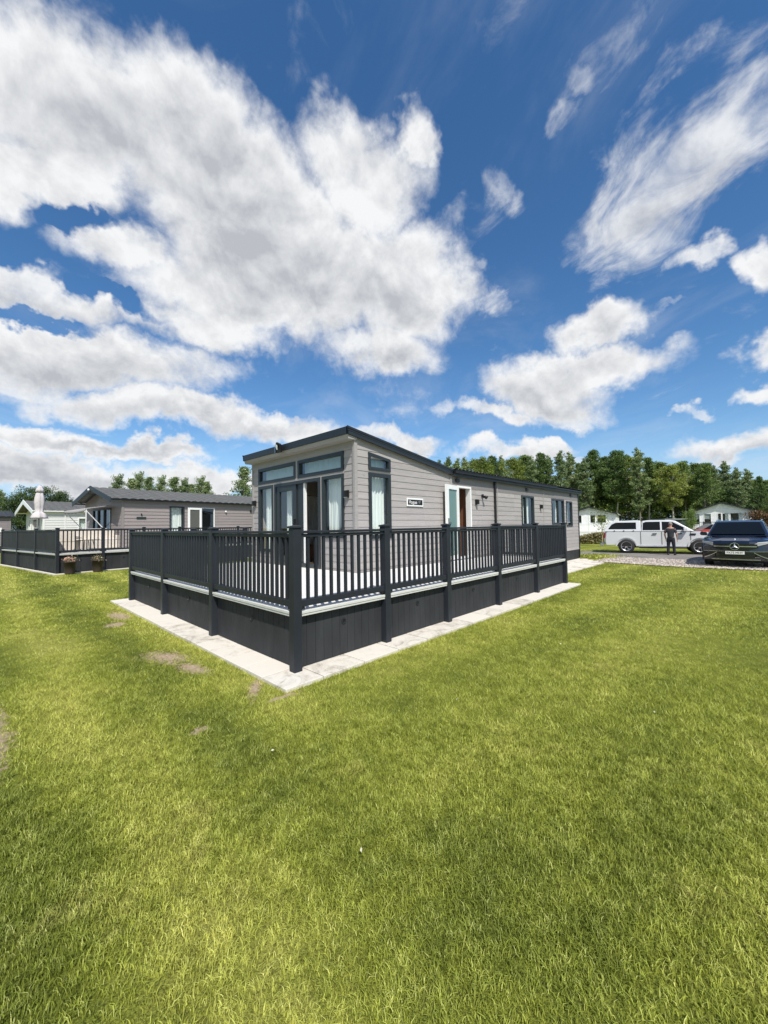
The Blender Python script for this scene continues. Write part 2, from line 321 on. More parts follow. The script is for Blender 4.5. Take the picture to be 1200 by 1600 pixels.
def curtain(w, parent, a0, a1, z0, z1, depth=-.16, name='curtain', m=None, pinch=0):
    mb = MB(); n = max(8, int((a1-a0)/.022)); rows = 8; V = []
    ph = random.random()*6
    for j in range(rows+1):
        tt = j/rows; z = z1+(z0-z1)*tt
        for i in range(n+1):
            q = i/n; aa = a0+(a1-a0)*q
            if pinch: aa = a0+(a1-a0)*q*(1-pinch*tt) if pinch > 0 else a1-(a1-a0)*(1-q)*(1+pinch*tt)
            V.append(w.P(aa, z, depth+.022*math.sin(q*(a1-a0)*70+ph)+.012*math.sin(q*(a1-a0)*31+2*tt+ph)))
    mb.poly(V, [(j*(n+1)+i, j*(n+1)+i+1, (j+1)*(n+1)+i+1, (j+1)*(n+1)+i) for j in range(rows) for i in range(n)], True)
    return mb.build(name, m or CURT, parent)
def window(w, parent, a0, a1, z0, z1, fm=None, gm=None, t=.055, mull=(), curt=(), ztop=None, name='window', opening=None, blind=False):
    fr = frame_part(w, name, fm or FRAME, parent, a0, a1, z0, z1, t, -.05, .035, ztop)
    zt = ztop or (lambda a: z1)
    for mu in mull: w.box('mullion', fm or FRAME, fr, mu-.03, mu+.03, z0+t, z1-t, -.045, .038)
    p = MB().poly([w.P(a, z, o) for o in (-.014, -.02) for a, z in ((a0+t*.8, z0+t*.8), (a1-t*.8, z0+t*.8), (a1-t*.8, zt(a1-t)-t*.8), (a0+t*.8, zt(a0+t)-t*.8))], [(0,1,2,3)])
    p.build('pane', gm or GLASS, fr)
    for c in curt: curtain(w, fr, c[0], c[1], z0-.02, z1-.03, pinch=c[2] if len(c) > 2 else 0)
    if blind: w.box('blind', BLIND, fr, a0+t, a1-t, z0+(z1-z0)*.5, z1-t, -.09, -.07)
    return fr
def wall_light(w, parent, a, z):
    mb = MB(); w.bx(mb, a-.045, a+.045, z-.075, z+.075, .02, .055); w.bx(mb, a-.035, a+.035, z-.065, z+.065, .055, .11)
    o = mb.build('wall_light', BLACK, parent, .004)
    w.box('lens', WHITE2, o, a-.03, a+.03, z-.072, z-.066, .058, .105); return o
def tiled_roof(name, m, parent, P0, A, S, La, Ls, wave=.17, amp=.018, course=.3, thick=.03):
    """pantile sheet: P0 eave corner, A unit along eave, S unit vector up the slope"""
    A = Vector(A); S = Vector(S); Nn = A.cross(S).normalized()
    if Nn.z < 0: Nn = -Nn
    na = int(La/wave*8); rows = []
    nc = int(math.ceil(Ls/course))
    for c in range(nc):
        for e in (0, 1):
            rows.append((min(Ls, (c+e)*course), thick*(1-.75*e)))
    V = []
    for s_, h in rows:
        for i in range(na+1):
            a = La*i/na; V.append(Vector(P0)+A*a+S*s_+Nn*(h+amp*(abs(math.sin(math.pi*a/wave))**.7)))
    k = na+1
    mb = MB().poly(V, [(j*k+i, j*k+i+1, (j+1)*k+i+1, (j+1)*k+i) for j in range(len(rows)-1) for i in range(na)], False)
    return mb.build(name, m, parent)

# ------------------------------------------------------------------ grass colour shared by the ground sheet and the blades
def lawn_color(t, blade):
    tx = N('ShaderNodeTexCoord', t); s = N('ShaderNodeSeparateXYZ', t); pos = tx.outputs['Object']
    wv = noise(pos, .55, 4, .55, .4, t)
    wob = N('ShaderNodeVectorMath', t, operation='MULTIPLY_ADD'); L(wv.outputs['Color'], wob.inputs[0], t); wob.inputs[1].default_value = (1.3,1.3,0); L(pos, wob.inputs[2], t)
    L(wob.outputs[0], s.inputs[0], t)
    # mowing lanes: along the long side left of the decking, along the drive side right of it
    lane = math_('SINE', math_('MULTIPLY', s.outputs[0], 2*math.pi/1.35, tree=t), tree=t)
    lane2 = math_('SINE', math_('MULTIPLY', math_('ADD', s.outputs[1], math_('MULTIPLY', s.outputs[0], .12, tree=t), tree=t), 2*math.pi/1.7, tree=t), tree=t)
    sel = N('ShaderNodeMapRange', t); L(math_('SUBTRACT', s.outputs[1], math_('MULTIPLY', s.outputs[0], 1.0, tree=t), tree=t), sel.inputs[0], t)
    sel.inputs[1].default_value = -2.5; sel.inputs[2].default_value = .5
    mixl = N('ShaderNodeMix', t, data_type='FLOAT'); L(sel.outputs[0], mixl.inputs[0], t); L(math_('MULTIPLY', lane2, .55, tree=t), mixl.inputs[2], t); L(lane, mixl.inputs[3], t)
    big = noise(pos, .8, 5, .6, .3, t); med = noise(pos, 5, 4, .6, .2, t)
    k = math_('ADD', math_('MULTIPLY', mixl.outputs[0], .24, tree=t), math_('MULTIPLY', math_('SUBTRACT', big.outputs['Fac'], .5, tree=t), .9, tree=t), tree=t)
    k = math_('ADD', k, math_('MULTIPLY', math_('SUBTRACT', med.outputs['Fac'], .5, tree=t), .7, tree=t), tree=t)
    k = math_('ADD', k, .5, None, clamp=True, tree=t)
    cr = N('ShaderNodeValToRGB', t); L(k, cr.inputs[0], t); e = cr.color_ramp.elements
    e[0].position = .1; e[0].color = (.175,.22,.030,1); e[1].position = .9; e[1].color = (.56,.56,.125,1)
    x = e.new(.5); x.color = (.35,.39,.058,1)
    # dry yellowish patches
    dry = noise(pos, 1.7, 5, .62, .6, t); dr = N('ShaderNodeMapRange', t, interpolation_type='SMOOTHSTEP'); L(dry.outputs['Fac'], dr.inputs[0], t)
    dr.inputs[1].default_value = .58; dr.inputs[2].default_value = .78; dr.inputs[4].default_value = .42
    mxx = N('ShaderNodeMix', t, data_type='RGBA'); L(dr.outputs[0], mxx.inputs[0], t); L(cr.outputs[0], mxx.inputs[6], t); mxx.inputs[7].default_value = (.60,.53,.19,1)
    return mxx.outputs[2], pos
PATCH = [(-.69,1.74,.20,.42,18),(-.62,1.11,.12,.34,10),(-.50,4.95,.16,.5,4),(-.72,4.2,.15,.22,0),(-.42,.05,.07,.28,-35),(-.30,-.34,.2,.05,-10),(-1.1,-.35,.1,.06,20)]
def bare_value(x, y):
    v = np.zeros_like(x)-1.0
    for px, py, a, b, t in PATCH:
        c, s_ = math.cos(R(t)), math.sin(R(t)); dx, dy = x-px, y-py
        q = np.sqrt(((dx*c+dy*s_)/a)**2+((-dx*s_+dy*c)/b)**2)
        v = np.maximum(v, 1.35-q)
    # long sandy scrape at the left
    q = np.sqrt(((x+2.62)/.52)**2+((y-.85)/1.35)**2); v = np.maximum(v, (1.0-q)*3.5+.35)
    return v
gm_ = bpy.data.materials.new('lawn soil and turf'); gm_.use_nodes = True; t = gm_.node_tree; b = t.nodes['Principled BSDF']
c_, pos = lawn_color(t, False)
fine = noise(pos, 90, 4, .7, 0, t); fr_ = N('ShaderNodeMapRange', t); L(fine.outputs['Fac'], fr_.inputs[0], t); fr_.inputs[1].default_value = .3; fr_.inputs[2].default_value = .7; fr_.inputs[3].default_value = .2; fr_.inputs[4].default_value = .9
v_ = N('ShaderNodeVectorMath', t, operation='SCALE'); L(c_, v_.inputs[0], t); L(fr_.outputs[0], v_.inputs['Scale'], t)
at_ = N('ShaderNodeAttribute', t); at_.attribute_name = 'bare'
sn = noise(pos, 14, 5, .65, .4, t)
bb = N('ShaderNodeMapRange', t, interpolation_type='SMOOTHSTEP'); L(math_('ADD', at_.outputs['Fac'], math_('MULTIPLY', math_('SUBTRACT', sn.outputs['Fac'], .5, tree=t), 2.8, tree=t), tree=t), bb.inputs[0], t)
bb.inputs[1].default_value = .25; bb.inputs[2].default_value = .6
sand = N('ShaderNodeValToRGB', t); L(noise(pos, 30, 5, .7, 0, t).outputs['Fac'], sand.inputs[0], t)
sand.color_ramp.elements[0].color = (.30,.21,.13,1); sand.color_ramp.elements[0].position = .3; sand.color_ramp.elements[1].color = (.52,.42,.29,1); sand.color_ramp.elements[1].position = .65
mm = N('ShaderNodeMix', t, data_type='RGBA'); L(bb.outputs[0], mm.inputs[0], t); L(v_.outputs[0], mm.inputs[6], t); L(sand.outputs[0], mm.inputs[7], t)
L(mm.outputs[2], b.inputs['Base Color'], t); b.inputs['Roughness'].default_value = .95; b.inputs['Specular IOR Level'].default_value = .15
bp = N('ShaderNodeBump', t); bp.inputs['Strength'].default_value = .8; bp.inputs['Distance'].default_value = .03; L(fine.outputs['Fac'], bp.inputs['Height'], t); L(bp.outputs[0], b.inputs['Normal'], t)

# ground: one sheet to the horizon, fine near the camera so bare patches can be worn into it
def grid_axis(lo, hi, step, far):
    a = list(np.arange(lo, hi+1e-6, step)); g = step
    x = hi
    while x < far: g *= 1.35; x += g; a.append(x)
    x = lo; g = step
    while x > -far: g *= 1.35; x -= g; a.insert(0, x)
    return np.array(a)
gx = grid_axis(-5, 6, .09, 900); gy = grid_axis(-5, 8, .09, 900)
X, Y = np.meshgrid(gx, gy, indexing='ij'); nx, ny = X.shape
Z = .012*np.sin(X*1.1+.5)*np.cos(Y*.9)*((np.abs(X)+np.abs(Y)) < 12)-.012
bare = bare_value(X, Y); Z = Z-.012*np.clip(bare, 0, 1)
near = (X > -.42) & (X < 17) & (Y > -.42) & (Y < 7.2); Z = np.where(near, -.012, Z)
V = np.stack([X, Y, Z], -1).reshape(-1, 3); idx = np.arange(nx*ny).reshape(nx, ny)
Fq = np.stack([idx[:-1,:-1], idx[1:,:-1], idx[1:,1:], idx[:-1,1:]], -1).reshape(-1, 4)
def np_mesh(name, V, Fc, k, m, attr=None, smooth=False):
    me = bpy.data.meshes.new(name); me.vertices.add(len(V)); me.vertices.foreach_set('co', np.asarray(V, np.float32).ravel())
    n = len(Fc); me.loops.add(n*k); me.loops.foreach_set('vertex_index', np.asarray(Fc, np.int32).ravel())
    me.polygons.add(n); me.polygons.foreach_set('loop_start', np.arange(0, n*k, k, dtype=np.int32))
    if smooth: me.polygons.foreach_set('use_smooth', np.ones(n, bool))
    for an, dom, val in (attr or []):
        a = me.attributes.new(an, 'FLOAT', dom); a.data.foreach_set('value', np.asarray(val, np.float32).ravel())
    me.update(calc_edges=True); me.validate(); me.materials.append(m)
    o = bpy.data.objects.new(name, me); COL.objects.link(o); return o
ground = np_mesh('ground', V, Fq, 4, gm_, [('bare', 'POINT', bare.ravel())], True); ground['kind'] = 'structure'
PAVE_OUT = -.29
# ------------------------------------------------------------------ grass blades
bm_ = bpy.data.materials.new('grass blade'); bm_.use_nodes = True; t = bm_.node_tree; b = t.nodes['Principled BSDF']
c_, pos = lawn_color(t, True); a1 = N('ShaderNodeAttribute', t); a1.attribute_name = 'tone'
dryb = N('ShaderNodeMapRange', t); L(a1.outputs['Fac'], dryb.inputs[0], t); dryb.inputs[1].default_value = .68; dryb.inputs[2].default_value = .98; dryb.inputs[4].default_value = .5
tr_ = N('ShaderNodeMapRange', t); L(a1.outputs['Fac'], tr_.inputs[0], t); tr_.inputs[3].default_value = .4; tr_.inputs[4].default_value = 1.6
v_ = N('ShaderNodeVectorMath', t, operation='SCALE'); L(c_, v_.inputs[0], t); L(tr_.outputs[0], v_.inputs['Scale'], t)
m2 = N('ShaderNodeMix', t, data_type='RGBA'); L(dryb.outputs[0], m2.inputs[0], t); L(v_.outputs[0], m2.inputs[6], t); m2.inputs[7].default_value = (.80,.77,.34,1)
L(m2.outputs[2], b.inputs['Base Color'], t); b.inputs['Roughness'].default_value = .55; b.inputs['Specular IOR Level'].default_value = .25
tl = N('ShaderNodeBsdfTranslucent', t); L(m2.outputs[2], tl.inputs[0], t)
ms = N('ShaderNodeMixShader', t); ms.inputs[0].default_value = .3; L(b.outputs[0], ms.inputs[1], t); L(tl.outputs[0], ms.inputs[2], t); L(ms.outputs[0], t.nodes['Material Output'].inputs[0], t)
def sector(n, ra, rb):
    a = YAW+(rng.random(n)-.5)*R(118); r_ = np.sqrt(ra*ra+(rb*rb-ra*ra)*rng.random(n))
    return CAM.x+r_*np.cos(a), CAM.y+r_*np.sin(a)
def on_lawn(x, y):
    e_ = .03*rng.random(len(x))-.004; k = ~((x > -.285+e_) & (x < 8.27) & (y > -.285+e_) & (y < 6.72))          # decking and its paving
    k &= ~((x > 8.1) & (x < 16.4) & (y > .74))                           # side path and lodge
    k &= ~((x > 14.35+.25*np.sin(y*.8)+.06*rng.random(len(x))) & (x < 21.2) & (y < 3.2))   # gravel and drive
    k &= ~((x > -.5) & (x < 12) & (y > 14.4+.13*x) )
    bv = bare_value(x, y)+(rng.random(len(x))-.5)*1.3
    return k & (bv < .45)
HT = np.random.default_rng(3).random((256, 256))
def vnoise(x, y, sc):
    x, y = x/sc, y/sc; xi, yi = np.floor(x).astype(int), np.floor(y).astype(int); fx_, fy_ = x-xi, y-yi; fx_ = fx_*fx_*(3-2*fx_); fy_ = fy_*fy_*(3-2*fy_)
    h = lambda a, b: HT[a % 256, b % 256]
    return (h(xi,yi)*(1-fx_)+h(xi+1,yi)*fx_)*(1-fy_)+(h(xi,yi+1)*(1-fx_)+h(xi+1,yi+1)*fx_)*fy_
def blades(ra, rb, n, hm, wm, seg):
    x, y = sector(n, ra, rb); k = on_lawn(x, y); x, y = x[k], y[k]; n = len(x)
    # clumping
    dens = .5*vnoise(x, y, .035*max(1, ra/3))+.3*vnoise(x, y, .13)+.2*vnoise(x, y, .6)
    k = rng.random(n) < np.clip((dens-.25)*4, .4, 1); x, y, dens = x[k], y[k], dens[k]; n = len(x)
    h = hm*(.55+.7*rng.random(n))*(.55+.9*dens); h[rng.random(n) < .006] *= 1.4
    w_ = wm*(.6+.8*rng.random(n)); az = rng.random(n)*2*np.pi; ln = .5+1.9*rng.random(n)**1.0; ad = rng.random(n)*2*np.pi
    sx, sy = np.cos(az)*w_/2, np.sin(az)*w_/2; lx, ly = np.cos(ad)*h*ln, np.sin(ad)*h*ln; z0 = np.full(n, -.012)
    bx = np.stack; tn = np.clip(.62*rng.random(n)+.38*vnoise(x+9, y+5, .05*max(1, ra/3)), 0, 1); tn[rng.random(n) < .03] = .97
    if seg == 1:
        Vv = bx([bx([x-sx, y-sy, z0], -1), bx([x+sx, y+sy, z0], -1), bx([x+lx, y+ly, h], -1)], 1).reshape(-1, 3)
        Fc = np.arange(3*n).reshape(-1, 3)
        return Vv, Fc, np.repeat(tn, 3)
    Vv = bx([bx([x-sx, y-sy, z0], -1), bx([x+sx, y+sy, z0], -1), bx([x+lx*.35-sx*.8, y+ly*.35-sy*.8, h*.6], -1), bx([x+lx*.35+sx*.8, y+ly*.35+sy*.8, h*.6], -1), bx([x+lx, y+ly, h*.95], -1)], 1).reshape(-1, 3)
    o = np.arange(n)[:, None]*5
    Fc = np.concatenate([o+np.array([[0,1,3]]), o+np.array([[0,3,2]]), o+np.array([[2,3,4]])])
    return Vv, Fc, np.repeat(tn, 5)
parts = [blades(.5, 3.2, 330000, .0145, .0029, 2), blades(3.2, 6.5, 420000, .018, .0044, 1), blades(6.5, 12, 330000, .021, .0075, 1), blades(12, 26, 260000, .027, .015, 1)]
Vs, Fs, Ts = [], [], []; o_ = 0
for a, f_, t_ in parts: Vs.append(a); Fs.append(f_+o_); Ts.append(t_); o_ += len(a)
grass = np_mesh('grass', np.concatenate(Vs), np.concatenate(Fs), 3, bm_, [('tone', 'POINT', np.concatenate(Ts))])
tag(grass, 'short mown green lawn grass surrounding the grey lodge and its decking', 'grass', kind='stuff')
# stray pale leaves
lf = MB()
for px, py in [(-1.9,-2.35),(-1.05,-2.15),(1.15,-2.3),(1.45,-2.9),(-.9,-1.1),(2.8,-1.7),(.6,-1.6),(3.4,-3.1)]:
    a = random.random()*6; c, s_ = math.cos(a)*.014, math.sin(a)*.014
    lf.poly([(px-c,py-s_,.03),(px+s_*.4,py-c*.4,.036),(px+c,py+s_,.034),(px-s_*.4,py+c*.4,.03)], [(0,1,2,3)])
tag(lf.build('leaf_litter', mat('pale dry leaf', (.62,.58,.42), .8)), 'a few pale dry leaves scattered over the near lawn', 'leaves', kind='stuff')

# ------------------------------------------------------------------ road, gravel, paving
asph = mat('asphalt', (.19,.175,.16), .9, nscale=1.2, namt=.35, bump=.5, bscale=120)
def strip(name, m, near_f, far_f, v0, v1, z, n=80):
    vs = np.linspace(v0, v1, n); mb = MB(); P = []
    for v in vs: P += [(near_f(v), v, z), (far_f(v), v, z)]
    mb.poly(P, [(2*i, 2*i+1, 2*i+3, 2*i+2) for i in range(n-1)]); return mb.build(name, m)
tag(strip('road', asph, lambda v: 17.2+.12*math.sin(v*1.3), lambda v: 21.0+.1*math.sin(v*.9), -60, 70, .004), kind='structure')
gvm = mat('gravel bed', (.36,.31,.27), .95, nscale=25, namt=.5, bump=1, bscale=70)
tag(strip('gravel', gvm, lambda v: 14.55+.25*math.sin(v*.8), lambda v: 17.4, -60, 1.15, .008), kind='structure')
# pebbles
ico = bmesh.new(); bmesh.ops.create_icosphere(ico, subdivisions=1, radius=1); iv = np.array([v.co[:] for v in ico.verts]); if_ = np.array([[v.index for v in f.verts] for f in ico.faces]); ico.free()
n = 9000; py_ = -9+10.3*rng.random(n); px_ = 14.5+.25*np.sin(py_*.8)+(2.9)*rng.random(n)**1.25; sz = .016+.022*rng.random(n)**2
st = rng.random((n, 3))*.6+.7; rz = rng.random(n)*6.28
Vv = iv[None]*sz[:, None, None]*st[:, None, :]*np.array([1, 1, .65]); c, s_ = np.cos(rz)[:, None], np.sin(rz)[:, None]
Vv = np.stack([Vv[..., 0]*c-Vv[..., 1]*s_+px_[:, None], Vv[..., 0]*s_+Vv[..., 1]*c+py_[:, None], Vv[..., 2]+.014], -1).reshape(-1, 3)
Fc = (if_[None]+np.arange(n)[:, None, None]*len(iv)).reshape(-1, 3)
def tone_mat(name, stops, rough=.85, trans=0):
    m = bpy.data.materials.new(name); m.use_nodes = True; t = m.node_tree; b = t.nodes['Principled BSDF']
    a = N('ShaderNodeAttribute', t); a.attribute_name = 'tone'; cr = N('ShaderNodeValToRGB', t); L(a.outputs['Fac'], cr.inputs[0], t)
    e = cr.color_ramp.elements; e[0].position = stops[0][0]; e[0].color = (*stops[0][1], 1); e[1].position = stops[-1][0]; e[1].color = (*stops[-1][1], 1)
    for p, c in stops[1:-1]: x = e.new(p); x.color = (*c, 1)
    oi = N('ShaderNodeObjectInfo', t); col = cr.outputs[0]
    if trans:
        hs = N('ShaderNodeHueSaturation', t); mr = N('ShaderNodeMapRange', t); L(oi.outputs['Random'], mr.inputs[0], t); mr.inputs[3].default_value = .75; mr.inputs[4].default_value = 1.3
        mh = N('ShaderNodeMapRange', t); L(oi.outputs['Random'], mh.inputs[0], t); mh.inputs[3].default_value = .515; mh.inputs[4].default_value = .485
        L(mr.outputs[0], hs.inputs['Value'], t); L(mh.outputs[0], hs.inputs['Hue'], t); L(col, hs.inputs['Color'], t); col = hs.outputs[0]
        tl = N('ShaderNodeBsdfTranslucent', t); L(col, tl.inputs[0], t); ms = N('ShaderNodeMixShader', t); ms.inputs[0].default_value = trans
        L(b.outputs[0], ms.inputs[1], t); L(tl.outputs[0], ms.inputs[2], t); L(ms.outputs[0], t.nodes['Material Output'].inputs[0], t)
    L(col, b.inputs['Base Color'], t); b.inputs['Roughness'].default_value = rough; b.inputs['Specular IOR Level'].default_value = .3
    return m
peb = np_mesh('pebbles', Vv, Fc, 3, tone_mat('pebble stone', [(0, (.22,.19,.165)), (.5, (.42,.365,.32)), (1, (.62,.56,.50))]), [('tone', 'POINT', np.repeat(rng.random(n), len(iv)))])
tag(peb, 'loose pinkish beige gravel stones between the lawn and the drive', 'gravel', kind='stuff')
# paving slabs
slabm = bpy.data.materials.new('sandstone slab'); slabm.use_nodes = True; t = slabm.node_tree; b = t.nodes['Principled BSDF']
tx = N('ShaderNodeTexCoord', t); g = N('ShaderNodeNewGeometry', t)
n_a = noise(tx.outputs['Object'], 3.2, 7, .7, 1.6, t); n_b = noise(tx.outputs['Object'], 60, 3, .6, 0, t)
k = math_('ADD', math_('MULTIPLY', n_a.outputs['Fac'], .9, tree=t), math_('ADD', math_('MULTIPLY', g.outputs['Random Per Island'], .3, tree=t), math_('MULTIPLY', n_b.outputs['Fac'], .2, tree=t), tree=t), tree=t)
cr = N('ShaderNodeValToRGB', t); L(k, cr.inputs[0], t); e = cr.color_ramp.elements; e[0].position = .5; e[0].color = (.38,.345,.29,1); e[1].position = .68; e[1].color = (.64,.60,.53,1); x = e.new(.57); x.color = (.54,.50,.43,1)
L(cr.outputs[0], b.inputs['Base Color'], t); b.inputs['Roughness'].default_value = .85
bp = N('ShaderNodeBump', t); bp.inputs['Strength'].default_value = .3; bp.inputs['Distance'].default_value = .01; L(n_a.outputs['Fac'], bp.inputs['Height'], t); L(bp.outputs[0], b.inputs['Normal'], t)
def slabs(name, rects):
    mb = MB()
    for x0, x1, y0, y1 in rects:
        z = .024+random.random()*.006; a = .0065
        mb.box(x0+a, x1-a, y0+a, y1-a, -.03, z)
    o = mb.build(name, slabm, None, .004, 2); return tag(o, kind='structure')
rc = []
y = -.29
rc.append((-.29, .16, -.29, .16)); y = .16
while y < 6.65:
    d = min(.44, 6.69-y); rc.append((-.29, .16, y, y+d)); y += d
x = .16
while x < 8.2:
    d = min(.58, 8.24-x); rc.append((x, x+d, -.29, .16)); x += d
slabs('paving', rc)
rc = []; x = 8.24
while x < 15.9:
    d = .44
    if x > 14.0: y0 = .75+(x-14.0)*.75
    else: y0 = .75
    for k in range(3):
        yy = y0+(2.1-y0)*k/3; rc.append((x, x+d, yy, y0+(2.1-y0)*(k+1)/3)) if y0 < 2.0 else None
    x += d
slabs('path', rc)

# ------------------------------------------------------------------ decking terrace builder
def railing(parent, w, a0, a1, dz, rt_, individual=True, solid=False, sp=.108, kind_stuff=False):
    """one railing panel between two posts, in wall frame w (outer face at out=0, going inward negative)"""
    rp = MB(); w.bx(rp, a0, a1, rt_-.030, rt_, -.085, -.005); w.bx(rp, a0, a1, rt_-.072, rt_-.034, -.068, -.022)
    o = rp.build('railing_panel', ANTH, parent, .004)
    lo = MB(); w.bx(lo, a0, a1, dz+.045, dz+.115, -.068, -.022); lo.build('bottom_rail', ANTH, o, .004)
    for a in (a0, a1-.05): w.box('rail_bracket', BLACK, o, a, a+.05, dz+.02, dz+.05, -.07, -.02)
    n = max(1, int(round((a1-a0)/sp))-1); st_ = (a1-a0)/(n+1)
    if solid: w.box('infill_board', ANTHV, o, a0, a1, dz+.115, rt_-.07, -.052, -.038); return o
    if individual:
        for i in range(n):
            a = a0+st_*(i+1); w.box('baluster', ANTH, o, a-.016, a+.016, dz+.112, rt_-.07, -.06, -.031)
    else:
        mb = MB()
        for i in range(n):
            a = a0+st_*(i+1); w.bx(mb, a-.016, a+.016, dz+.112, rt_-.07, -.06, -.031)
        tag(mb.build('baluster', ANTH, o), kind='stuff')
    return o
def post(parent, x, y, z0, z1, s_=.1):
    o = box('post', ANTH, parent, x, x+s_, y, y+s_, z0, z1-.035, bevel=.006)
    c = MB(); e = .011; zc = z1-.035
    c.box(x-e, x+s_+e, y-e, y+s_+e, zc, zc+.022)
    m = (x+s_/2, y+s_/2, z1); q = [(x-e+.004,y-e+.004,zc+.022),(x+s_+e-.004,y-e+.004,zc+.022),(x+s_+e-.004,y+s_+e-.004,zc+.022),(x-e+.004,y+s_+e-.004,zc+.022)]
    c.poly(q+[m], [(0,1,4),(1,2,4),(2,3,4),(3,0,4)]); c.build('post_cap', ANTH, o, .003); return o
def skirting(parent, w, a0, a1, z0, z1, vents=True, bw=.1, depth=-.09):
    mb = MB(); n = max(1, int(round((a1-a0)/bw))); st_ = (a1-a0)/n
    w.bx(mb, a0, a1, z0, z1, depth-.03, depth-.012)
    for i in range(n): w.bx(mb, a0+st_*i+.002, a0+st_*(i+1)-.002, z0, z1, depth-.012, depth)
    o = mb.build('skirting', ANTHV, parent, .0015, 1)
    if vents:
        a = (a0+a1)/2; z = z0+(z1-z0)*.66; v = MB(); ring = []
        for rr, oo in ((.036, 0), (.036, .006), (.024, .006), (.022, -.0)):
            ring.append([w.P(a+rr*math.cos(k*math.pi/8), z+rr*math.sin(k*math.pi/8), depth+.002+oo) for k in range(16)])
        P_ = sum(ring, []); v.poly(P_, [(j*16+k, j*16+(k+1) % 16, (j+1)*16+(k+1) % 16, (j+1)*16+k) for j in range(3) for k in range(16)])
        v.build('vent', ANTH, o)
        v2 = MB().poly([w.P(a+.023*math.cos(k*math.pi/8), z+.023*math.sin(k*math.pi/8), depth+.0025) for k in range(16)], [tuple(range(16))]); v2.build('vent_hole', BLACK, o)
    return o
def fascia(parent, w, a0, a1, dz):
    mb = MB(); w.bx(mb, a0, a1, dz-.030, dz+.0, -.05, -.012); w.bx(mb, a0, a1, dz-.056, dz-.033, -.05, -.018)
    return mb.build('deck_fascia', WHITE2, parent, .003)
DZ, RT, PT = .65, 1.515, 1.578
deck = thing('decking', 'dark grey railed decking terrace with pale boards wrapped around the near grey lodge', 'decking')
# floor boards run along u
mb = MB(); y = .05
bwid = .14
while y < 6.4:
    y1 = min(y+bwid, 6.4)
    xe = 8.1 if y1 <= 2.07 else 2.76
    mb.box(.05, xe, y+.003, y1-.003, DZ-.028, DZ+.002); y = y1
mb.build('floor_boards', DECKM, deck, .003, 1)
box('deck_underframe', UNDER, deck, .14, 2.7, .14, 6.3, .1, DZ-.04)
UR = [0, 1.401, 2.82, 4.507, 6.28, 8.054]; VL = [0, 2.089, 4.203, 6.347]
for i, u in enumerate(UR): post(deck, u, 0, .02, PT)
for v in VL[1:]: post(deck, 0, v, .02, PT)
for p_ in [(8.054, 1.95), (2.62, 6.347), (1.3, 6.347)]: post(deck, *p_, .02, PT)
wr = Wall((0,0,0), (1,0,0), (0,-1,0)); wl = Wall((0,0,0), (0,1,0), (-1,0,0))
for i in range(5):
    a0, a1 = UR[i]+.1, UR[i+1]
    railing(deck, wr, a0, a1, DZ, RT, i < 3); fascia(deck, wr, a0, a1, DZ); skirting(deck, wr, a0, a1, .03, DZ-.03, bw=.115)
for i in range(3):
    a0, a1 = VL[i]+.1, VL[i+1]
    railing(deck, wl, a0, a1, DZ, RT, True, sp=.107); fascia(deck, wl, a0, a1, DZ); skirting(deck, wl, a0, a1, .03, DZ-.03, bw=.115)
wb = Wall((0, 6.447, 0), (1,0,0), (0,1,0)); we = Wall((8.154, 0, 0), (0,1,0), (1,0,0))
railing(deck, wb, .1, 1.3, DZ, RT, False); railing(deck, wb, 1.4, 2.62, DZ, RT, False); skirting(deck, wb, .1, 2.62, .03, DZ-.03, False); fascia(deck, wb, .1, 2.62, DZ)
railing(deck, we, .1, 1.95, DZ, RT, False); skirting(deck, we, .1, 1.95, .03, DZ-.03, False); fascia(deck, we, .1, 1.95, DZ)

# ------------------------------------------------------------------ the near lodge
lodge = thing('holiday_lodge', 'grey timber clad lodge with high sloping front roof and an open white side door', 'lodge')
U0, U1, V0, V1 = 2.79, 15.85, 2.10, 6.17
ws = Wall((0, V0, 0), (1,0,0), (0,-1,0))       # long side, s = u
wf = Wall((U0, 0, 0), (0,1,0), (-1,0,0))       # front, s = v
ZB = .42
# tops of walls
def side_top(s_): return 3.38-(s_-2.54)*(3.38-2.86)/(6.06-2.54) if s_ < 6.06 else 2.86
side_ops = [(3.13,3.78,1.30,2.64), (6.33,7.02,.68,2.58), (10.17,11.16,1.5,2.5), (12.8,14.1,1.52,2.5), (14.36,15.05,1.42,2.46)]
# tall side lite with sloping top
def tr_top(s_): return 3.055-(s_-3.13)*.137
side_ops2 = side_ops+[(3.13,3.78,2.70,2.93)]
clad('wall', CLAD, lodge, ws, 6.02, side_top, ZB, side_ops2, a0=U0+.035)
clad('wall', CLAD, lodge, ws, U1-.03, lambda s_: 2.53, ZB, side_ops2, a0=6.1)
ws.box('wall_trim', TRIM, lodge, 6.02, 6.1, ZB, 2.83, .002, .026)
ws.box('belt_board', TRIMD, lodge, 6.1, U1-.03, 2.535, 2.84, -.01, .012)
for a in (8.52, 12.02): ws.box('joint_trim', TRIM, lodge, a-.012, a+.012, ZB, 2.84, .004, .024)
ws.box('corner_trim', TRIM, lodge, U0-.045, U0+.035, ZB, side_top(U0)-.02, -.03, .028)
ws.box('corner_trim', BLACK, lodge, U1-.035, U1+.045, .05, 2.84, -.03, .03)
mb = MB(); ws.bx(mb, U0, U1, .02, ZB-.003, -.03, .0)
o = mb.build('lodge_skirt', ANTHV, lodge)
fops = [(2.43,4.04,2.68,3.08), (4.14,5.85,2.68,3.08), (2.43,3.14,1.32,2.62), (3.2,5.06,.68,2.62), (5.12,5.85,.95,2.62)]
clad('front_wall', CLAD, lodge, wf, V1-.03, lambda s_: 3.30, ZB, fops, a0=V0+.005)
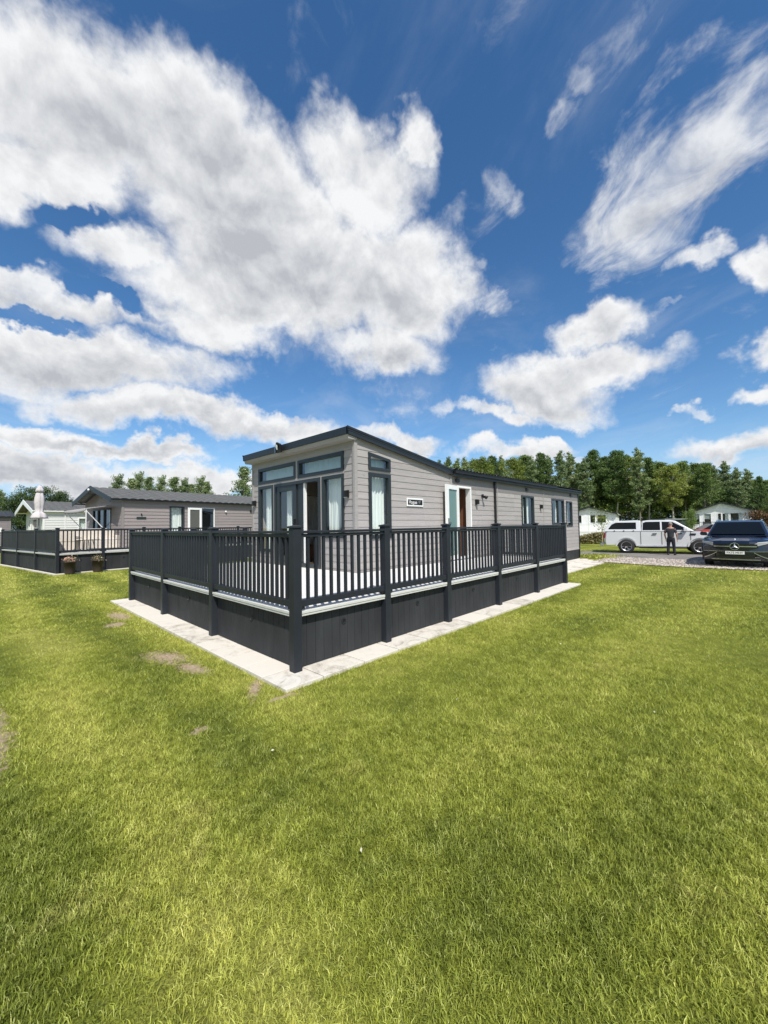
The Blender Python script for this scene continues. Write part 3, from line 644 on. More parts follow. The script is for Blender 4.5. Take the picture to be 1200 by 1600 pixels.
mb = MB(); wf.bx(mb, V0+.02, V1-.02, 3.085, 3.30, 0, .024); wf.bx(mb, 2.43, 5.85, 2.625, 2.675, -.03, .022); wf.bx(mb, 3.142, 3.198, ZB, 2.625, -.03, .022); wf.bx(mb, 5.062, 5.118, ZB, 2.625, -.03, .022); wf.bx(mb, 4.045, 4.135, 2.675, 3.085, -.03, .022)
mb.build('front_trim', TRIM, lodge)
wf.box('corner_trim', TRIM, lodge, V1-.05, V1+.03, ZB, 3.3, -.03, .028)
# other two walls, plain
wbk = Wall((U0, V1, 0), (1,0,0), (0,1,0)); wend = Wall((U1, V0, 0), (0,1,0), (1,0,0))
clad('wall', CLAD, lodge, wbk, 6.06-U0, lambda s_: side_top(s_+U0) if s_ < 6.05-U0 else 2.86, .03, [(1.2,2.2,1.3,2.5)]); clad('wall', CLAD, lodge, wbk, U1-U0, lambda s_: 2.86, .03, [(6,7,1.3,2.5)], a0=6.06-U0)
for a in (1.2, 6): window(wbk, lodge, a, a+1, 1.3, 2.5, curt=[(a+.05, a+.95)])
clad('end_wall', CLAD, lodge, wend, V1-V0, lambda s_: 2.86, .03, [])
mb = MB(); mb.poly([(U1,V0,2.86),(U1,V1,2.86),(U1,(V0+V1)/2,3.26)], [(0,1,2)]); mb.build('gable', TRIM, lodge)
# interior shell
inn = MB(); zf = .67
for w_, a0, a1, ops, top in ((ws, U0, U1, side_ops2, lambda s_: min(side_top(s_), 9)-.02), (wf, V0, V1, fops, lambda s_: 3.28)):
    pass
clad('inner_lining', INT, lodge, ws, 6.06, lambda s_: side_top(s_)-.03, zf, side_ops2, a0=U0, slant=False, off=-.09); clad('inner_lining', INT, lodge, ws, U1, lambda s_: 2.83, zf, side_ops2, a0=6.06, slant=False, off=-.09)
clad('inner_lining', INT, lodge, wf, V1, lambda s_: 3.26, zf, fops, a0=V0, slant=False, off=-.09)
clad('inner_lining', INT, lodge, wbk, 6.06-U0, lambda s_: side_top(s_+U0)-.03 if s_ < 6.05-U0 else 2.83, zf, [(1.2,2.2,1.3,2.5)], slant=False, off=-.08); clad('inner_lining', INT, lodge, wbk, U1-U0, lambda s_: 2.83, zf, [(6,7,1.3,2.5)], a0=6.06-U0, slant=False, off=-.08)
box('interior_floor', mat('laminate floor', (.16,.10,.06), .4, nscale=6, namt=.3, vec=(.3,3,1)), lodge, U0+.05, U1, V0+.1, V1-.1, .62, zf)
mb = MB(); mb.box(7.3, 7.4, V0+.1, V1-.1, zf, 2.9); mb.box(9.4, 9.5, V0+.1, V1-.1, zf, 2.8); mb.box(12.3,12.4,V0+.1,V1-.1,zf,2.8); mb.build('partition_wall', INT, lodge)
# kitchen units seen through the open patio door
mb = MB(); mb.box(6.7, 7.28, 2.9, 6.0, zf, 1.5); mb.box(6.95, 7.28, 2.9, 6.0, 1.95, 2.6); mb.box(3.6, 4.4, 4.9, 5.9, zf, 1.05); mb.build('kitchen_unit', WOODB, lodge)
box('worktop', mat('worktop', (.5,.47,.42), .3), lodge, 6.66, 7.29, 2.88, 6.02, 1.501, 1.54)
box('hall_panel', WOODB, lodge, 6.2, 7.065, 2.75, 2.81, zf, 2.6)
box('hall_panel', WOODB, lodge, 7.07, 7.13, 2.215, 2.90, zf, 2.6)
# front windows and patio doors
window(wf, lodge, 4.14, 5.85, 2.68, 3.08, gm=GLASSF, t=.07, curt=[(4.2,5.8)]); window(wf, lodge, 2.43, 4.04, 2.68, 3.08, gm=GLASSF, t=.07, curt=[(2.5,4.0)])
window(wf, lodge, 2.43, 3.14, 1.32, 2.62, t=.065, curt=[(2.62,3.1,-.35)])
window(wf, lodge, 5.12, 5.85, .95, 2.62, t=.07, curt=[(5.3,5.8,-.3)])
pd = frame_part(wf, 'patio_door', FRAME, lodge, 3.2, 5.06, .68, 2.62, .07, -.06, .04)
lf_ = frame_part(wf, 'door_leaf', FRAME, pd, 4.13, 4.98, .75, 2.55, .13, -.04, .02)
MB().quad(wf.P(4.24, .85, -.01), wf.P(4.9, .85, -.01), wf.P(4.9, 2.45, -.01), wf.P(4.24, 2.45, -.01)).build('pane', GLASS, lf_)
curtain(wf, lf_, 4.62, 4.86, .8, 2.5, -.2)
wf.box('door_edge', WHITE, pd, 3.80, 3.86, .75, 2.55, -.05, .0)
wf.box('open_leaf', FRAME, pd, 3.86, 4.12, .75, 2.55, -.06, -.01)
wf.box('door_handle', BLACK, pd, 4.16, 4.19, 1.5, 1.75, .02, .06, .004)
# side glazing
window(ws, lodge, 3.13, 3.78, 2.70, 3.03, gm=GLASSF, t=.06, ztop=tr_top, curt=[(3.16,3.76)])
window(ws, lodge, 3.13, 3.78, 1.30, 2.64, t=.075, curt=[(3.17,3.74)])
window(ws, lodge, 10.17, 11.16, 1.5, 2.5, t=.06, mull=(10.48,), curt=[(10.55,11.1),(10.2,10.4)])
window(ws, lodge, 12.8, 14.1, 1.52, 2.5, t=.06, mull=(13.45,), curt=[(12.9,13.35,.2),(13.55,14.05,.2)])
window(ws, lodge, 14.36, 15.05, 1.42, 2.46, t=.06, curt=[(14.42,15.0)])
# open side door, swung back against the wall
fr_d = frame_part(ws, 'side_door_frame', WHITE, lodge, 6.33, 7.02, .66, 2.58, .05, -.12, .03)
ang = R(9); A_ = Vector((-math.cos(ang), -math.sin(ang), 0)); wd = Wall((6.345, V0-.045, 0), A_, (A_.y, -A_.x, 0))
if wd.N.y > 0: wd.N = -wd.N
sdr = frame_part(wd, 'side_door', WHITE, lodge, 0, .72, .68, 2.56, .11, -.03, .025)
wd.box('door_pane', FROST, sdr, .1, .62, .8, 2.46, -.02, .0)
hd = MB(); wd.bx(hd, .64, .675, 1.5, 1.72, .025, .035); wd.bx(hd, .56, .67, 1.59, 1.61, .045, .06); wd.bx(hd, .648, .668, 1.59, 1.61, .035, .05); hd.build('door_handle', BLACK, sdr)
for a, z in ((7.27, 2.18), (11.72, 2.16)): wall_light(ws, lodge, a, z)
for a in (2.31, 6.02): wall_light(wf, lodge, a, 2.20)
# camera-like security light on a bracket
sl = MB(); ws.bx(sl, 7.58, 7.66, 2.33, 2.41, .02, .05); ws.bx(sl, 7.60, 7.64, 2.30, 2.36, .05, .10)
sl.lathe([(0,.0),(.035,.0),(.055,.07),(0,.075)], 12, Matrix.Translation((7.62, V0-.10, 2.34)) @ Matrix.Rotation(R(120), 4, 'X')); sl.build('security_light', BLACK, lodge)
# name plate
np_ = ws.box('name_plate', WHITE, lodge, 4.29, 4.88, 1.985, 2.175, .02, .035, .006)
ws.box('plate_face', BLACK, np_, 4.325, 4.845, 2.02, 2.14, .035, .038)
MT = Matrix.Translation((0,0,0))
def on_wall(w, a, z, o):  # matrix taking text XY to the wall plane
    m = Matrix((w.A, Vector((0,0,1)), w.N)).transposed().to_4x4(); m.translation = w.P(a, z, o); return m
text_mesh('lettering', 'Vogue', .115, WHITE, np_, on_wall(ws, 4.50, 2.078, .040), .0015)
text_mesh('lettering', '17', .075, mat('grey letter', (.45,.45,.45), .5), np_, on_wall(ws, 4.73, 2.08, .040), .0015)
# front mono-pitch roof with deep fascia
VR0, VR1 = 2.03, 6.19; UF = 2.54; zt0 = 3.455; sl_ = (3.455-2.955)/(6.06-UF)
def rz(u): return zt0-(u-UF)*sl_
rf = MB(); rf.poly([(UF,VR0,zt0),(6.06,VR0,rz(6.06)),(6.06,VR1,rz(6.06)),(UF,VR1,zt0),(UF,VR0,zt0-.05),(6.06,VR0,rz(6.06)-.05),(6.06,VR1,rz(6.06)-.05),(UF,VR1,zt0-.05)],
        [(0,1,2,3),(4,7,6,5),(1,5,6,2)]); roof = rf.build('front_roof', TILE, lodge)
fa = MB(); fa.box(UF-.02, UF+.005, VR0-.02, VR1+.02, zt0-.135, zt0+.012); fa.build('front_fascia', ROOFM, roof, .004)
for vv, s_ in ((VR0, -1), (VR1, 1)):
    ve = MB()
    ve.prism([(UF-.02,vv+s_*.02,zt0+.015),(6.06,vv+s_*.02,rz(6.06)+.015),(6.06,vv+s_*.02,rz(6.06)-.13),(UF-.02,vv+s_*.02,zt0-.13)], (0,-s_*.03,0))
    ve.prism([(UF-.03,vv+s_*.03,zt0+.022),(6.07,vv+s_*.03,rz(6.06)+.022),(6.07,vv+s_*.03,rz(6.06)-.02),(UF-.03,vv+s_*.03,zt0-.02)], (0,-s_*.012,0))
    ve.prism([(UF-.025,vv+s_*.026,zt0-.045),(6.065,vv+s_*.026,rz(6.06)-.045),(6.065,vv+s_*.026,rz(6.06)-.06),(UF-.025,vv+s_*.026,zt0-.06)], (0,-s_*.006,0))
    ve.build('verge', ROOFM, roof)

# soffit band and sloping soffit under the overhang
sf = MB(); y0, y1 = VR0+.01, VR1-.01
sf.poly([(UF,y0,zt0-.137),(UF,y1,zt0-.137),(UF+.03,y1,zt0-.215),(UF+.03,y0,zt0-.215),(U0-.0,y1,3.245),(U0-.0,y0,3.245)], [(0,1,2,3),(3,2,4,5)])
sf.poly([(UF,y0,zt0-.137),(UF+.03,y0,zt0-.215),(U0,y0,3.245),(U0,y0,zt0-.16)], [(0,1,2,3)]); sf.poly([(UF,y1,zt0-.137),(UF+.03,y1,zt0-.215),(U0,y1,3.245),(U0,y1,zt0-.16)], [(3,2,1,0)])
sf.build('soffit', SOFFIT, roof)
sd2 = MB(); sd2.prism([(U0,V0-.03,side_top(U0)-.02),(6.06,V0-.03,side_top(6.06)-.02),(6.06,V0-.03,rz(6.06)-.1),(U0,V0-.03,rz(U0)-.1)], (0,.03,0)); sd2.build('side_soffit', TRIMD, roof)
# flood light on the fascia
fl = MB(); lx, ly, lz = UF-.03, 4.32, 3.40
fl.box(lx-.10, lx, ly-.02, ly+.02, lz-.03, lz+.03)
fo = fl.build('flood_light', BLACK, lodge)
fb = MB(); fb.prism([(lx-.10,ly-.09,lz+.05),(lx-.14,ly,lz+.10),(lx-.10,ly+.09,lz+.05),(lx-.07,ly+.075,lz-.13),(lx-.07,ly-.075,lz-.13)], (.05,0,.01)); fb.build('lamp_housing', BLACK, fo, .006)
fb = MB(); fb.poly([(lx-.135,ly-.05,lz+.03),(lx-.148,ly,lz+.05),(lx-.135,ly+.05,lz+.03),(lx-.11,ly+.02,lz-.07),(lx-.11,ly-.02,lz-.07)], [(0,1,2,3,4)]); fb.build('lamp_lens', mat('lamp glass', (.85,.87,.9), .1), fo)
fb = MB(); fb.box(lx-.1, lx-.02, ly+.1, ly+.115, lz-.12, lz+.05); fb.build('lamp_bracket', CHROME, fo)
# rear roof: low tiled gable
EV0, EV1 = 1.98, 6.29; RG = 4.135; ez, rgz = 2.975, 3.34
for (y_, sgn) in ((EV0, 1), (EV1, -1)):
    S_v = Vector((0, sgn*(RG-EV0), rgz-ez)); Ls = S_v.length
    tiled_roof('roof', TILE, lodge, (6.08, y_, ez-.02), (1,0,0), S_v.normalized(), U1+.12-6.08, Ls, amp=.02, thick=.026)
mb = MB(); mb.box(6.06, 13.0, EV0-.06, EV0+.02, 2.87, 2.945); mb.box(6.06, 13.0, EV0-.07, EV0-.055, 2.93, 2.955); mb.build('gutter', BLACK, lodge, .008)
mb = MB(); mb.box(13.05, U1+.1, EV0-.04, EV0+.02, 2.87, 2.93); mb.build('gutter', BLACK, lodge, .008)
mb = MB(); mb.box(6.06, U1+.1, EV0+.02, V0, 2.84, 2.87); mb.build('eave_soffit', ROOFM, lodge)
mb = MB(); mb.box(6.06, U1+.1, EV0-.0, EV0+.015, 2.80, 2.93); mb.build('eave_fascia', ROOFM, lodge)
mb = MB(); mb.prism([(U1+.1,EV0,ez-.1),(U1+.1,EV0,ez+.03),(U1+.1,RG,rgz+.03),(U1+.1,EV1,ez+.03),(U1+.1,EV1,ez-.1),(U1+.1,RG,rgz-.1)], (.03,0,0)); mb.build('verge', ROOFM, lodge)
mb = MB(); mb.box(6.08, U1+.1, RG-.07, RG+.07, rgz+.0, rgz+.03); mb.box(7.2,7.5,RG-.3,RG-.1,rgz-.01,rgz+.07); mb.build('ridge', TILE, lodge, .01)
mb = MB(); mb.tube([(8.33,V0-.045,2.9),(8.33,V0-.045,.1)], .036, 10); o = mb.build('downpipe', BLACK, lodge)
mb = MB()
for a in (6.35, 10.6, 14.9): mb.box(a-.08, a+.08, V0-.05, V0-.012, 2.66, 2.76)
mb.build('soffit_vent', BLACK, lodge, .01)

# ------------------------------------------------------------------ generic gabled park home
def park_home(root, Ln, Wd, ez, rgz, cl, tr, rfm, trimm, side_wins=(), front_wins=(), over=.45, barge=.16, skirt=.5, fascia_m=None, ridge_post=False, belt=.22):
    """root-local: front wall at x=0 (faces -x), side wall y=0 (faces -y)"""
    sW = Wall((0,0,0), (1,0,0), (0,-1,0)); fW = Wall((0,0,0), (0,1,0), (-1,0,0)); bW = Wall((0,Wd,0), (1,0,0), (0,1,0)); eW = Wall((Ln,0,0), (0,1,0), (1,0,0))
    sops = [(a0,a1,z0,z1) for a0,a1,z0,z1,*_ in side_wins]; fo_ = [(a0,a1,z0,z1) for a0,a1,z0,z1,*_ in front_wins]
    gt = lambda s_: ez+(rgz-ez)*(1-abs(s_-Wd/2)/(Wd/2))
    clad('wall', cl, root, sW, Ln, lambda s_: ez-belt, skirt, sops, H=.16, k1=.024)
    sW.box('belt_board', tr, root, 0, Ln, ez-belt+.002, ez-.02, -.01, .012)
    for h0, h1, g_ in ((0, Wd/2, gt), (Wd/2, Wd, gt)):
        clad('front_wall', cl, root, fW, h1, lambda s_: gt(s_)-.03, skirt, fo_, H=.16, a0=h0)
        clad('end_wall', cl, root, eW, h1, lambda s_: gt(s_)-.03, skirt, [], H=.16, a0=h0)
    clad('wall', cl, root, bW, Ln, lambda s_: ez-.03, skirt, [], H=.16)
    for w_, a in ((sW, 0), (sW, Ln-.08)): w_.box('corner_trim', tr, root, a-.03, a+.07, skirt, ez-.03, -.03, .028)
    if ridge_post: fW.box('corner_trim', tr, root, Wd/2-.07, Wd/2+.07, skirt, rgz-.05, -.0, .03)
    b_ = MB(); b_.box(.05, Ln-.05, .03, Wd-.03, .02, skirt); b_.build('base_skirt', ANTHV, root)
    b_ = MB(); b_.box(.09, Ln-.09, .09, Wd-.09, .5, .6); b_.build('interior_floor', WOODB, root)
    b_ = MB(); b_.box(1.6, 1.7, .05, Wd-.05, .6, ez-.05); b_.build('partition_wall', INT, root)
    for a0,a1,z0,z1,fm,kind in side_wins:
        if kind == 'open': window(sW, root, a0, a1, z0, z1, fm, t=.03)
        else: window(sW, root, a0, a1, z0, z1, fm, t=.06, curt=[(a0+.04, a1-.04)])
    for a0,a1,z0,z1,fm,kind in front_wins:
        window(fW, root, a0, a1, z0, z1, fm, t=.06, curt=[(a0+.04, a0+.04+(a1-a0)*.3)] if kind == 'curt' else [], blind=(kind == 'blind'))
    x0 = -over; x1 = Ln+.15; e = .14
    for sgn, y_ in ((1, -e), (-1, Wd+e)):
        S_ = Vector((0, sgn*(Wd/2+e), (rgz-ez)*(Wd/2+e)/(Wd/2))); z_ = ez-(rgz-ez)*e/(Wd/2)
        tiled_roof('roof', rfm, root, (x0, y_, z_), (1,0,0), S_.normalized(), x1-x0, S_.length, wave=.36, amp=.035, course=.36, thick=.012)
        g_ = MB(); g_.box(x0, x1, y_-.07 if sgn > 0 else y_, y_ if sgn > 0 else y_+.07, z_-.06, z_+.01); g_.build('gutter', fascia_m or trimm, root, .01)
        s2 = MB(); s2.quad((x0,y_,z_-.03),(x1,y_,z_-.03),(x1,0 if sgn > 0 else Wd,ez-.03),(x0,0 if sgn > 0 else Wd,ez-.03)); s2.build('soffit', trimm, root)
    for xx, d in ((x0-.03, .03), (x1, .03)):
        z_ = ez-(rgz-ez)*e/(Wd/2)
        MB().prism([(xx,-e-.03,z_-barge+.04),(xx,-e-.03,z_+.05),(xx,Wd/2,rgz+.08),(xx,Wd+e+.03,z_+.05),(xx,Wd+e+.03,z_-barge+.04),(xx,Wd/2,rgz+.04-barge)], (d,0,0)).build('bargeboard', trimm, root)
    return sW, fW
# neighbour lodge A with decking
AO = Vector((-.33, 14.74, 0)); AR = R(8.3)
hA = thing('holiday_lodge', 'grey brown clad lodge with dark gable roof and awning, behind the left decking', 'lodge', AO+Matrix.Rotation(AR,3,'Z') @ Vector((2.9,2.1,0)), AR)
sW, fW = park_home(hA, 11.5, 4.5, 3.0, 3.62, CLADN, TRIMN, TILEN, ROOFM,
    side_wins=[(2.08,2.82,.95,2.70,FRAME,'c'), (3.72,4.47,.7,2.68,WHITE,'open')],
    front_wins=[(1.2,3.4,.75,2.6,FRAME,'curt')], over=.5, barge=.2, fascia_m=BLACK)
for a in (5.0,7.2,7.9): hA_ = None
wdn = Wall((3.72,-.06,0), (-1,0,0), (0,-1,0)); dn = frame_part(wdn, 'side_door', WHITE, hA, 0.02, .74, .72, 2.66, .1, -.02, .03); wdn.box('door_pane', mat('dark blind glass', (.10,.10,.085), .3), dn, .1, .66, .8, 2.58, -.012, .0)
o = fW.box('mullion', FRAME, hA, 1.95, 2.05, .75, 2.6, -.04, .04); o = fW.box('mullion', FRAME, hA, 2.7, 2.8, .75, 2.6, -.04, .04)
pl = sW.box('name_plate', mat('dark green plate', (.02,.035,.03), .4), hA, .58, 1.0, 2.06, 2.16, .02, .04, .02)
bird = MB(); bird.poly([sW.P(.80+x*.01, 2.18+z*.01, .03) for x, z in ((2,0),(3,4),(3,8),(2.5,12),(1,15),(-.5,16),(-1.5,14),(-2.5,11),(-4,9),(-2.5,7),(-1,3),(1,0))], [tuple(range(12))]); bird.build('plate_ornament', BLACK, hA)
lt = MB(); lt.lathe([(0,0),(.05,0),(.055,.05),(.03,.09),(0,.09)], 12, Matrix.Translation((5.12,-.03,2.5)) @ Matrix.Rotation(R(90),4,'X')); lt.build('wall_light', WHITE, hA)
sW.box('vent_box', BLACK, hA, 6.72, 6.82, 2.5, 2.62, .02, .07)
hA_pipe = MB().tube([(6.9,-.05,2.75),(6.9,-.05,.3)], .03, 8).build('downpipe', TRIMN, hA)
lt = MB(); lt.lathe([(0,0),(.05,0),(.06,.06),(0,.08)], 12, Matrix.Translation((-.55,2.25,3.5)) @ Matrix.Rotation(R(-90),4,'Y')); lt.build('gable_light', WHITE, hA)
# awning over its front doors
aw = thing('door_awning', 'small grey fabric awning with white poles over the lodge doors', 'awning', AO+Matrix.Rotation(AR,3,'Z') @ Vector((2.9,2.1,0)), AR)
cv = MB(); nA = 24; P_ = []
for j in range(4):
    q = j/3
    for i in range(nA+1):
        yv = .75+i/nA*2.75; P_.append((-.12-1.05*q, yv, 2.72-.20*q+(.012*math.sin(i*1.57) if j else 0)-.05*math.sin(math.pi*i/nA)*q))
for i in range(nA+1): yv = .75+i/nA*2.75; P_.append((-1.18, yv, 2.52-.10-(.03*abs(math.sin(i*.785)))-.05*math.sin(math.pi*i/nA)))
k = nA+1; cv.poly(P_, [(j*k+i, j*k+i+1, (j+1)*k+i+1, (j+1)*k+i) for j in range(4) for i in range(nA)], True); oc = cv.build('awning_canopy', mat('grey awning cloth', (.33,.32,.31), .9, nscale=8, namt=.12), aw)
so_ = oc.modifiers.new('solid', 'SOLIDIFY'); so_.thickness = .01
for yv in (.78, 3.46):
    MB().tube([(-1.12,yv,.73),(-1.12,yv,2.5)], .022, 8).build('awning_pole', WHITE, aw)
    MB().tube([(-.1,yv,1.2),(-1.12,yv,2.45)], .02, 8).build('awning_brace', WHITE, aw)
# neighbour decking A
dA = thing('decking', 'dark grey decking with solid left panels and open railings, left of the lawn', 'decking', AO, AR)
DZA, RTA, PTA = .73, 1.62, 1.68
wr2 = Wall((0,0,0), (1,0,0), (0,-1,0)); wl2 = Wall((0,0,0), (0,1,0), (-1,0,0))
pu = [0, 1.42, 2.9, 4.4, 5.9, 7.4, 8.9]; pv = [0, 2.6, 5.3, 8.0]
for u in pu: post(dA, u, 0, .0, PTA, .1)
for v in pv[1:]: post(dA, 0, v, .0, PTA, .1)
for i in range(6): railing(dA, wr2, pu[i]+.1, pu[i+1], DZA, RTA, i < 3, sp=.115); fascia(dA, wr2, pu[i]+.1, pu[i+1], DZA); skirting(dA, wr2, pu[i]+.1, pu[i+1], .0, DZA-.05, bw=.3)
for i in range(3): railing(dA, wl2, pv[i]+.1, pv[i+1], DZA, RTA, solid=True); fascia(dA, wl2, pv[i]+.1, pv[i+1], DZA); skirting(dA, wl2, pv[i]+.1, pv[i+1], .0, DZA-.05, False, bw=.3)
b_ = MB(); b_.box(.05, 8.9, .05, 2.07, DZA-.03, DZA+.002); b_.box(.05, 2.85, 2.07, 8.0, DZA-.03, DZA+.002); b_.build('floor_boards', DECKM, dA)
kA = MB(); kA.box(-.12, -.02, -.1, 8.2, -.02, .03); kA.box(-.12, 9, -.16, -.02, -.02, .02)
o = kA.build('edging', slabm); o.location = AO; o.rotation_euler = (0,0,AR); tag(o, kind='structure')
def toA(x, y, z=0): return AO+Matrix.Rotation(AR,3,'Z') @ Vector((x,y,z))
# closed parasol
pr = thing('parasol', 'closed pale lilac parasol standing on the left decking', 'parasol', toA(.55, 4.5, DZA), AR)
MB().tube([(0,0,0),(0,0,2.7)], .024, 10).build('pole', mat('grey pole', (.25,.24,.23), .4, .6), pr)
cn = MB(); nn_ = 28; prof = [(.24,1.40),(.29,1.39),(.27,1.47),(.22,1.60),(.16,1.66),(.125,1.68),(.155,1.85),(.175,2.1),(.165,2.3),(.125,2.5),(.09,2.56),(.16,2.565),(.13,2.68),(.085,2.77),(.055,2.83),(.0,2.86)]
P_ = []
for j, (r_, z) in enumerate(prof):
    for k in range(nn_):
        a = 2*math.pi*k/nn_; rr = r_*(1+.13*math.sin(a*7+z)+.05*math.sin(a*3+2*z)); P_.append((rr*math.cos(a)+.05*(z-1)*.3, rr*math.sin(a), z))
cn.poly(P_, [(i*nn_+k, i*nn_+(k+1) % nn_, (i+1)*nn_+(k+1) % nn_, (i+1)*nn_+k) for i in range(len(prof)-1) for k in range(nn_)], True)
cn.build('canopy', mat('lilac cloth', (.52,.485,.49), .85, nscale=7, namt=.12), pr)
MB().lathe([(.0,0),(.28,0),(.28,.05),(.06,.1),(.04,.25),(0,.25)], 18).build('base', mat('base stone', (.10,.10,.10), .7), pr)
MB().tube([(0,0,.85),(.0,-.12,.85)], .02, 8).build('crank', BLACK, pr)
# white rattan garden furniture on that decking
CRM = mat('cream rattan', (.62,.56,.48), .7, nscale=40, namt=.2); CUSH = mat('cushion', (.66,.61,.55), .9, nscale=6, namt=.1)
def armchair(label, x, y, rz, w_=.75, z=0.):
    o = thing('garden_chair', label, 'garden chair', toA(x, y, DZA), AR+rz)
    b_ = MB(); b_.box(-w_/2, w_/2, -.35, .35, .08, .40); b_.build('seat_base', CRM, o, .02)
    MB().box(-w_/2+.11, w_/2-.11, -.33, .24, .402, .50).build('cushion', CUSH, o, .03, 3)
    MB().box(-w_/2+.002, w_/2-.002, .25, .36, .40, .86).build('backrest', CRM, o, .03, 3)
    for s_ in (-1, 1): MB().box(*(sorted((s_*(w_/2+.004), s_*(w_/2-.10)))), -.345, .26, .402, .62).build('armrest', CRM, o, .03, 3)
    for sx in (-1, 1):
        for sy in (-1, 1): MB().box(sx*(w_/2-.06)-.02, sx*(w_/2-.06)+.02, sy*.3-.02, sy*.3+.02, .002, .08).build('leg', CRM, o)
    return o
armchair('cream rattan garden chair nearest the corner post of the left decking', .55, 1.0, R(150)); armchair('cream rattan two seat garden sofa in front of the awning', 1.85, 1.75, R(-5), 1.4); 
tb = thing('garden_table', 'low round cream garden table between the rattan seats on the left decking', 'garden table', toA(1.15, .75, DZA), AR)
MB().lathe([(0,.46),(.42,.46),(.42,.50),(0,.50)], 24).build('tabletop', CRM, tb)
for k in range(4): MB().tube([(.3*math.cos(k*1.57),.3*math.sin(k*1.57),.002),(.2*math.cos(k*1.57),.2*math.sin(k*1.57),.46)], .018, 6).build('leg', CRM, tb)
sb = thing('storage_box', 'pale grey plastic storage box beside the patio doors of the left lodge', 'storage box', toA(2.15, 3.1, DZA), AR)
MB().box(-.3,.3,-.55,.55,.002,.85).build('box_body', mat('grey plastic', (.45,.43,.42), .6), sb, .02); MB().box(-.33,.33,-.58,.58,.852,.92).build('lid', mat('grey plastic', (.45,.43,.42), .6), sb, .025)
# flower pots
POTM = mat('brown pot', (.045,.032,.03), .6, nscale=20, namt=.2)
def flower_pot(label, x, y, seed):
    o = thing('flower_pot', label, 'flower pot', toA(x, y, 0), 0, 'pots beside the left decking')
    MB().lathe([(0,.0),(.145,0),(.15,.04),(.185,.42),(.20,.42),(.20,.46),(.17,.46),(.165,.40),(0,.40)], 22).build('pot', POTM, o)
    rg = np.random.default_rng(seed); n = 420; c = rg.normal(0, 1, (n,3))*np.array([.085,.085,.06])+np.array([0,0,.50]); c[:, 2] = np.maximum(c[:, 2], .42)
    leafmesh('flowers', c, .05, .03, rg, FLOW, o); return o
def leafmesh(name, C_, ln, wd, rg, m, parent, tone=None):
    n = len(C_); a = rg.normal(size=(n,3)); a /= np.linalg.norm(a, axis=1)[:, None]; b2 = rg.normal(size=(n,3)); b2 = np.cross(a, b2); b2 /= np.linalg.norm(b2, axis=1)[:, None]
    s_ = (.6+.8*rg.random(n))[:, None]; a = a*ln*s_/2; b2 = b2*wd*s_/2
    V = np.stack([C_-a, C_+b2-a*.1, C_+a, C_-b2-a*.1], 1).reshape(-1, 3); Fc = np.arange(4*n).reshape(-1, 4)
    o = np_mesh(name, V, Fc, 4, m, [('tone', 'POINT', np.repeat(rg.random(n) if tone is None else tone, 4))]); o.parent = parent; return o
FLOW = tone_mat('pot flowers', [(0, (.06,.10,.03)), (.35, (.12,.17,.05)), (.45, (.55,.30,.24)), (.75, (.70,.45,.36)), (1, (.75,.66,.50))], .7, .2)
flower_pot('brown flower pot with red and pink blooms next to the corner post', .32, -.32, 3); flower_pot('brown flower pot with cream and peach blooms by the second post', 1.15, -.40, 5)

# white lodge B beyond, and grey lodge at the left edge
BR = R(6)
hB = thing('holiday_lodge', 'pale cream clad lodge with white gable trim behind the closed parasol', 'lodge', (.55, 28.6, 0), BR)
sW, fW = park_home(hB, 11, 4.6, 2.88, 3.55, CLADW, WHITE, TILEN, WHITE,
    side_wins=[(1.75,2.9,1.35,2.42,WHITE,'c'),(6,7,1.35,2.42,WHITE,'c')], front_wins=[(.55,.95,.7,2.4,WHITE,'curt'),(1.45,2.7,.7,2.4,WHITE,'curt'),(3.25,3.75,.9,2.4,WHITE,'curt')], over=.55, barge=.24)
hC = thing('holiday_lodge', 'mauve grey lodge wall cut off by the left edge of the picture', 'lodge', (-3.1, 37.5, 0), R(2))
sW, fW = park_home(hC, 2.6, 4.4, 2.75, 3.2, cladding_mat('mauve cladding', (.22,.19,.20)), TRIMD, ROOFM, ROOFM, side_wins=[], front_wins=[], over=.2)
pl = sW.box('name_plate', WHITE, hC, .3, 2.1, 1.55, 1.88, .02, .05); sW.box('plate_face', mat('plate grey', (.08,.08,.085), .5), pl, .5, 1.95, 1.63, 1.80, .05, .055)

# ------------------------------------------------------------------ far white lodges on the right
def ray_at(px, dist, py=None):
    """point on the ground under the sight line through picture column px at horizontal distance dist, and the height seen at row py"""
    d = fw+rt*((px-600)/F)-up*(((py if py is not None else 822)-800)/F); h = math.hypot(d.x, d.y)
    return CAM.x+d.x/h*dist, CAM.y+d.y/h*dist, CAM.z+d.z/h*dist
def far_lodge(label, P0, P1, ez, rg, wins, decks):
    a = Vector(P1)-Vector(P0); Wd = a.length; ang = math.atan2(a.y, a.x)-math.pi/2     # front wall from P0 (its right end, y=0) to P1
    o = thing('holiday_lodge', label, 'lodge', (P0[0], P0[1], 0), ang)
    park_home(o, 11, Wd, ez, rg, CLADW2, WHITE, TILE, ROOFM, side_wins=[], front_wins=wins, over=.35, barge=.13, ridge_post=True, skirt=.3, fascia_m=WHITE)
    return o, ang, Wd
l1, ang1, W1 = far_lodge('white gabled lodge with white railings left of the silver pickup', ray_at(963, 49.2)[:2], ray_at(883, 49.6)[:2], 2.55, 3.3,
    [(.9,1.85,1.5,2.45,WHITE,'x'),(1.95,2.65,1.5,2.45,WHITE,'x'),(3.3,3.95,1.5,2.45,WHITE,'x'),(4.25,4.9,1.5,2.45,WHITE,'x')], None)
